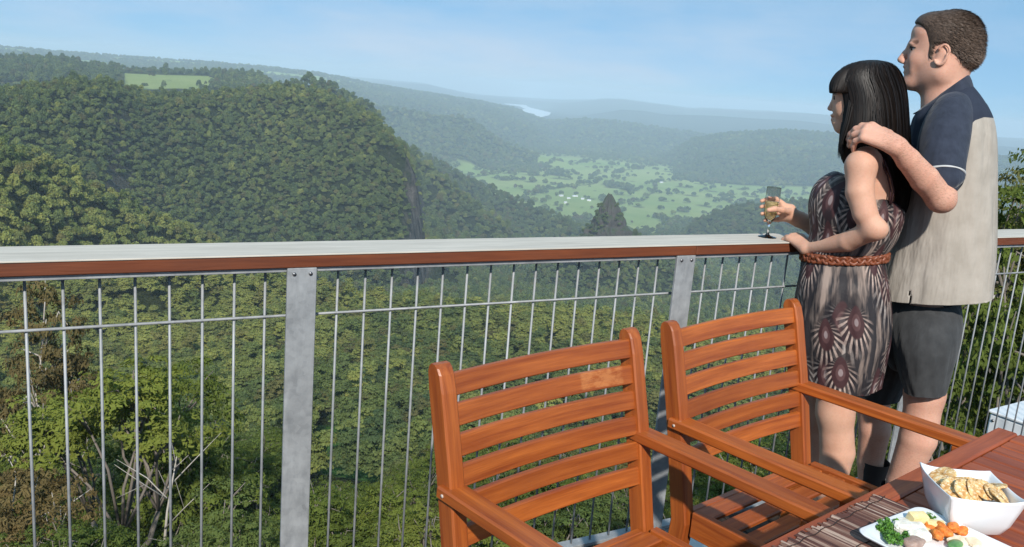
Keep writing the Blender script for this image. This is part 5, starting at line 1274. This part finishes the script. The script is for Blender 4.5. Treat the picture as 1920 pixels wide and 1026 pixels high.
# ----------------------------------------------------------------- the man
Mn = Fig(RAD(56.2), 3.25); Q = Mn.Q; S = Sdf(Mn); QW = W.Q
YM = math.atan2(.57, -.82)
S.ell(Q(1783, 84), (.090, .077, .104), .02); S.ell(Q(1748, 74), (.062, .066, .066), .03); S.ell(Q(1738, 112), (.058, .057, .070), .03); S.ell(Q(1760, 122), (.055, .062, .055), .04)
S.ell(Q(1709, 152), (.021, .027, .020), .02); S.ell(Q(1713, 131), (.0225, .046, .030), .012); S.ell(Q(1738, 61), (.043, .058, .036), .02); S.ell(Q(1703, 119), (.012, .016, .010), .012)
for sg in (-1, 1):
    S.cap(Q(1712, 153, 0), Q(1762, 138, sg*.055), .019, .026, .03); S.ell(Q(1720, 112, sg*.034), (.026, .020, .024), .02)
    S.ell(Q(1693, 116.5, sg*.010), (.009, .007, .0065), .004); S.ell(Q(1711, 83, sg*.022), (.013, .026, .008), .016); S.chain([Q(1708, 88, sg*.026), Q(1712, 86.5, sg*.040), Q(1722, 89.5, sg*.050)], [.0032, .0036, .003], .004); S.chain([Q(1709, 95.5, sg*.028), Q(1713, 96.5, sg*.040), Q(1721, 93.5, sg*.048)], [.003, .0034, .003], .004)
    # ear
    ec = Q(1766, 103, sg*.080); pe = []
    for a in np.linspace(-2.6, 2.6, 15):
        pe.append(ec+Mn.e1*(.0185*math.cos(a)+(.004 if a < 0 else -.003))*1.0+np.array([0, 0, 1.])*.031*(-math.sin(a)) + Mn.fh*sg*(.010+.004*math.cos(a)))
    S.chain(pe, [.0042]*15, .003); S.ell(ec, (.016, .006, .027), .006, .25*sg); S.ell(ec+np.array([0, 0, -.027])-Mn.e1*.004, (.009, .006, .011), .006)
S.chain([Q(1705, 90), Q(1697, 101), Q(1688, 111.5)], [.0085, .0100, .0098], .012); S.ell(Q(1691, 112.5), (.0095, .011, .0085), .008)
S.ell(Q(1697.5, 125.5), (.0085, .022, .0048), .005); S.ell(Q(1699, 136), (.0095, .020, .0062), .005); S.ell(Q(1703, 131), (.010, .024, .010), .008)
S.chain([Q(1776, 128, 0), Q(1774, 150, 0), Q(1782, 205, 0)], [.064, .063, .070], .04); S.cap(Q(1750, 158, 0), Q(1758, 205, 0), .034, .045, .04)
S.ell(Q(1785, 300, 0), (.09, .13, .18), .06, YM); S.ell(Q(1765, 450, 0), (.10, .12, .16), .06, YM); S.ell(Q(1735, 570, 0), (.09, .12, .10), .06, YM)
SH = Q(1780, 238, -.135); EB = Q(1764, 372, -.30); WRM = QW(1682, 275, -.19)
S.cap(Q(1782, 208, 0), SH, .055, .048, .04); S.chain([SH, Q(1772, 300, -.235), EB], [.048, .050, .040], .02); S.ell(Q(1771, 378, -.305), (.022, .022, .022), .03)
S.chain([EB, EB*.62+WRM*.38, EB*.25+WRM*.75, WRM], [.038, .041, .034, .028], .02)
hand(S, WRM, QW(1620, 243, -.165)-WRM, np.array([0, 0, 1.0])-W.fh*.75+W.e1*.1, +1, 1.14, (.75, .55, .30), .07, .35, .0098)
SR = Q(1765, 240, .20); S.cap(Q(1782, 205, 0), SR, .055, .055, .05); ER = Q(1740, 385, .30); WR2 = Q(1690, 452, .26); S.chain([SR, ER, WR2], [.055, .045, .028], .02)
hand(S, WR2, -Mn.e1*.6+Mn.fh*.1-np.array([0, 0, .35]), (0, .1, 1), -1, 1.05)
fm = dirp(Mn, -.82, .57)
kL = Q(1734, 738, -.09); kR = Q(1634, 740, .11)
aML = leg(S, Q(1738, 600, -.08), kL, (kL-Mn.e1*.03)[:2], .074, .060, .061, .040, foot=tuple(fm[:2])); aMR = leg(S, Q(1690, 600, .10), kR, (kR+Mn.e1*.05)[:2], .074, .058, .056, .040, foot=tuple(fm[:2]))
for a in (aML, aMR): S.chain([a, a+fm*.06-np.array([0, 0, .03]), a+fm*.16-np.array([0, 0, .055])], [.038, .034, .024], .02)
V, F = S.mesh(.0037)
lipm = np.maximum(near_mask(V, Q(1697, 125.5), (.013, .024, .0055)), near_mask(V, Q(1698, 136.5), (.013, .022, .0065)))*.8
browm = np.maximum(seg_mask(V, Q(1703, 80, -.018), Q(1719, 79, -.052), .0085)*.75, seg_mask(V, Q(1699, 131, -.012), Q(1715, 126.0, -.040), .0062)*.75)
hairy = np.maximum(seg_mask(V, EB, WRM, .075)*1.0, np.maximum(seg_mask(V, kL, np.append(aML[:2], .1), .09), seg_mask(V, kR, np.append(aMR[:2], .1), .09))*.6)
me = np_mesh('person', V, F, dict(lip=lipm, hairy=hairy, brow=browm), True)
man = link('person', me, M_skinM); tag(man, 'man with short brown hair in a navy and beige shirt, his arm around the woman', 'person')
c = Q(1715.2, 91.5, -.0355)
bmx = bmesh.new(); bmesh.ops.create_uvsphere(bmx, u_segments=20, v_segments=14, radius=.0104); me = bpy.data.meshes.new('eye'); bmx.to_mesh(me); bmx.free(); o = link('eye', me, M_eye, man, True); o.location = c
bmx = bmesh.new(); bmesh.ops.create_uvsphere(bmx, u_segments=16, v_segments=10, radius=.0065); me = bpy.data.meshes.new('iris'); bmx.to_mesh(me); bmx.free(); o2 = link('iris', me, M_iris, o, True); o2.location = tuple(-Mn.e1*.0072-Mn.fh*.002)
mb = MB(); mb.tube([Q(1705.5, 90.5, -.027), Q(1707.5, 87.6, -.041), Q(1717, 89.5, -.050)], [.0016, .0026, .0016], 6); mb.build('eyelashes', M_lash, man)
# hair
HS = Sdf(Mn); HS.ell(Q(1786, 76), (.0905, .084, .096), .02); HS.ell(Q(1746, 46), (.050, .066, .036), .02); HS.ell(Q(1810, 100), (.047, .078, .056), .02); HS.ell(Q(1766, 62), (.072, .077, .060), .03); HS.ell(Q(1764, 80), (.046, .079, .030), .02); HS.ell(Q(1748, 96, -.068), (.010, .012, .028), .01); HS.ell(Q(1748, 96, .068), (.010, .012, .028), .01)
_o = Q(1786, 76); _sx = np.linalg.norm(Q(1796, 76)-Q(1786, 76))/10; _sy = np.linalg.norm(Q(1786, 86)-Q(1786, 76))/10
def cutm(X):
    x = 1786+((X-_o)@Mn.e1)/_sx; y = 76-(X[:, 2]-_o[2])/_sy; dp = (X-_o)@Mn.fh; x = x+(76-y)*0.11*0
    sd = np.clip(np.abs(dp)/.07, 0, 1)
    hl = np.interp(y, [18, 44, 50, 60, 74, 86, 112, 114, 122, 140], [1708, 1713, 1722, 1733, 1739, 1742, 1742, 1752, 1786, 1791])
    earcut = np.maximum(-(np.sqrt(((x-1768)/17)**2+((y-106)/25)**2)-1)*.02, -1)
    f = (hl-(1-sd)*10*(y < 60)-x)*_sx
    side = np.where((x < 1782) & (y > 86) & (x > 1753), (np.minimum(x-1753, 1782-x))*_sx, -1)
    return np.maximum(np.maximum(f, earcut), side)
HS.cut = cutm
HS.disp = lambda X: (fbm(X[:, 0]*160+X[:, 2]*60, X[:, 1]*160-X[:, 2]*90, 2, 9)*.0010)
V, F = HS.mesh(.0035)
hm = np_mesh('hair', V, F, dict(lv=np.clip(rs.normal(.3, .15, len(V)), 0, 1)), True); mh = link('hair', hm, M_hairM, man)
nv = np.zeros(len(V)*3, np.float32); hm.vertex_normals.foreach_get('vector', nv); nv = nv.reshape(-1, 3)
pick = rs.choice(len(V), 20000); P = V[pick]; N_ = nv[pick]; flow = Mn.e1*.75+np.array([0, 0, -.35])+rs.normal(0, .16, (len(P), 3)); fr = np.clip((_o[2]+.055-P[:, 2])/-.05, 0, 1)[:, None]; flow = flow+N_*(.04+.16*fr); flow /= np.linalg.norm(flow, axis=1, keepdims=True)
sd = np.cross(flow, N_); sd /= np.linalg.norm(sd, axis=1, keepdims=True)+1e-9; L_ = rs.uniform(.008, .017, (len(P), 1)); wd = .0007
V = np.stack([P-sd*wd, P+sd*wd, P+flow*L_*.6+N_*.001+sd*wd*.8, P+flow*L_+N_*.0005], 1).reshape(-1, 3)
lvv = np.clip(rs.normal(.45, .28, len(P))+.35*np.clip((P-_o)@Mn.e1/.09, 0, 1), 0, 1)
link('strands', np_mesh('strands', V, np.arange(len(V)).reshape(-1, 4), dict(lv=np.repeat(lvv, 4))), M_hairM, mh)
# shirt
def sfold(th, t):
    return .014*np.sin(th*3+t*5)*(t > .15)+.012*np.sin(th*7+2*math.sin(t*6)+1)*min(1, t*2)+.006*np.sin(th*15+t*9)+.004*np.sin(th*27-t*14)*t
SR_ = [(1738, 198, 1820, 156, 0, .074), (1724, 206, 1838, 178, 0, .125), (1712, 220, 1853, 202, 0, .170), (1706, 240, 1863, 228, 0, .180), (1702, 272, 1868, 266, 0, .190), (1696, 322, 1869, 320, 0, .185), (1684, 400, 1870, 400, 0, .180), (1664, 470, 1870, 470, 0, .180), (1648, 515, 1868, 516, 0, .182), (1640, 546, 1865, 552, 0, .184), (1639, 550, 1865, 556, 0, .180), (1650, 546, 1855, 550, 0, .16)]
V, F, TH, TT, G = loft(Mn, SR_, 200, 2.15, sfold, 8)
pp = np.array([proj(v) for v in V]); fc = pp[F].mean(1)
lim = np.interp(fc[:, 0], [1650, 1795, 1803, 1808, 1815, 1828, 1845, 1870], [352, 352, 300, 262, 240, 226, 220, 222])
slit = (np.abs(fc[:, 0]-1706) < 1.6) & (fc[:, 1] > 546) & (TH[F[:, 0]] > math.pi)
F2 = F[~slit]; navy = (fc[:, 1] < lim)[~slit]
limv = np.interp(pp[:, 0], [1650, 1795, 1803, 1808, 1815, 1828, 1845, 1870], [352, 352, 300, 262, 240, 226, 220, 222])
me = np_mesh('shirt', V, F2, dict(navy=(limv-pp[:, 1])/40), True)
def shirt_mat():
    t = NT('two_tone_shirt'); co = t.n('ShaderNodeTexCoord').outputs['Object']; n = t.noise(co, 14, 4, .6); w = t.noise(co, 900, 2, .5); f = t.noise(t.scale(co, (9, 9, 2.2)), 1.0, 4, .6)
    t.bump(t.math('ADD', t.math('MULTIPLY', f, 12.0), t.math('MULTIPLY', w, .12)), .0018, .9)
    c = t.mix(t.mapr(n, .3, .7, 0, 1), (.36, .32, .275), (.45, .405, .355)); nv_ = t.mix(n, (.022, .028, .045), (.036, .045, .070))
    return t.set(t.mix(t.mapr(t.attr('navy').outputs['Fac'], -.01, .01, 0, 1), c, nv_), .9, 0, .2)
shirt = link('shirt', me, shirt_mat(), man)
so = shirt.modifiers.new('thickness', 'SOLIDIFY'); so.thickness = .0025
# sleeve of the arm round the woman
def tube_loft(pts, rads, n=72, fold=None, sub=6):
    P = np.array(pts); R = np.array(rads, float); m = len(P); T = np.linspace(0, m-1, (m-1)*sub+1); C_ = []; RR = []
    for t in T:
        i = min(int(t), m-2); u = t-i; f = lambda A: .5*((2*A[i])+(-A[max(i-1, 0)]+A[i+1])*u+(2*A[max(i-1, 0)]-5*A[i]+4*A[i+1]-A[min(i+2, m-1)])*u*u+(-A[max(i-1, 0)]+3*A[i]-3*A[i+1]+A[min(i+2, m-1)])*u**3)
        C_.append(f(P)); RR.append(f(R))
    C_ = np.array(C_); RR = np.array(RR); th = np.linspace(0, 2*np.pi, n, endpoint=False); V = []
    for i in range(len(T)):
        t_ = C_[min(i+1, len(T)-1)]-C_[max(i-1, 0)]; t_ /= np.linalg.norm(t_); a = Mn.e1-t_*(Mn.e1@t_); a /= np.linalg.norm(a); b = np.cross(t_, a)
        k = 1+(fold(th, T[i]/(m-1)) if fold else 0)
        V.append(C_[i]+np.outer(np.cos(th)*k*RR[i][0], a)+np.outer(np.sin(th)*k*RR[i][1], b))
    V = np.array(V); ii = np.arange(len(T)*n).reshape(len(T), n); i2 = np.concatenate([ii, ii[:, :1]], 1)
    return V.reshape(-1, 3), np.stack([i2[:-1, :-1], i2[1:, :-1], i2[1:, 1:], i2[:-1, 1:]], -1).reshape(-1, 4), V
slf = lambda th, t: .018*np.sin(th*3+t*4)+.012*np.sin(th*8+t*7)*t
V, F, G = tube_loft([Q(1797, 186, -.070), Q(1793, 194, -.095), Q(1785, 210, -.125), Q(1775, 238, -.160), Q(1768, 270, -.200), Q(1765, 305, -.240), Q(1767, 336, -.268), Q(1767.5, 341, -.270)], [(.015, .015), (.040, .040), (.058, .058), (.068, .068), (.071, .070), (.067, .066), (.060, .060), (.058, .058)], 72, slf)
o = link('sleeve', np_mesh('sleeve', V, F, None, True), M_navy, shirt); m_ = o.modifiers.new('thickness', 'SOLIDIFY'); m_.thickness = .003
Vp, Fp, Gp = tube_loft([Q(1766, 327, -.2620), Q(1766, 330, -.2645)], [(.0638, .0638), (.0630, .0630)], 72, slf, 2)
o = link('piping', np_mesh('piping', Vp, Fp, None, True), plain('white_piping', (.5, .5, .5), .7), shirt); m_ = o.modifiers.new('thickness', 'SOLIDIFY'); m_.thickness = .002
V, F, TH, TT, G = loft(Mn, [(1739, 195, 1817, 140, 0, .070), (1730, 201, 1822, 150, 0, .080), (1718, 210, 1826, 163, 0, .090), (1712, 213, 1828, 168, 0, .094)], 120, 2.2, None, 4)
o = link('collar', np_mesh('collar', V, F, None, True), M_navy, shirt); m_ = o.modifiers.new('thickness', 'SOLIDIFY'); m_.thickness = .003
# shorts
shf = lambda th, t: .020*np.sin(th*4+t*5)+.016*np.sin(th*9+t*8)*t+.008*np.sin(th*15-t*11)
for rows, nm in (([(1686, 560, 1796, 568, -.02, .12), (1672, 598, 1804, 600, -.045, .14), (1672, 640, 1800, 642, -.08, .135), (1682, 688, 1788, 690, -.095, .112), (1693, 724, 1777, 730, -.10, .100), (1694, 727, 1776, 733, -.10, .097), (1706, 723, 1765, 728, -.10, .075)], 'left'),
                 ([(1652, 560, 1780, 568, .05, .12), (1634, 602, 1768, 606, .08, .13), (1618, 650, 1745, 652, .10, .125), (1608, 700, 1712, 702, .11, .105), (1600, 740, 1690, 744, .12, .098), (1600, 743, 1689, 747, .12, .095), (1608, 743, 1677, 746, .12, .074)], 'right')):
    V, F, TH, TT, G = loft(Mn, rows, 120, 2.2, shf, 6)
    if nm == 'left': V0, F0 = V, F
    else: V0, F0 = np.concatenate([V0, V]), np.concatenate([F0, F+len(V0)])
V, F, TH, TT, G = loft(Mn, [(1670, 535, 1796, 545, .02, .125), (1662, 562, 1800, 564, .02, .14), (1650, 610, 1804, 612, .01, .160), (1652, 650, 1796, 652, .0, .145), (1668, 684, 1780, 684, .0, .10), (1690, 694, 1760, 694, .0, .05)], 120, 2.4, shf, 6)
V0, F0 = np.concatenate([V0, V]), np.concatenate([F0, F+len(V0)])
link('shorts', np_mesh('shorts', V0, F0, None, True), M_shorts, man)
for a in (aML, aMR):
    shoe(man, a, fm, 1.1); mb = MB(); mb.tube([(a[0], a[1], .05), (a[0], a[1], .13), (a[0], a[1], .20)], [.050, .046, .055], 20, cap=False); mb.build('sock', M_shoe, man)
print('feet', proj(aML), proj(aMR), proj(aL), proj(aR))
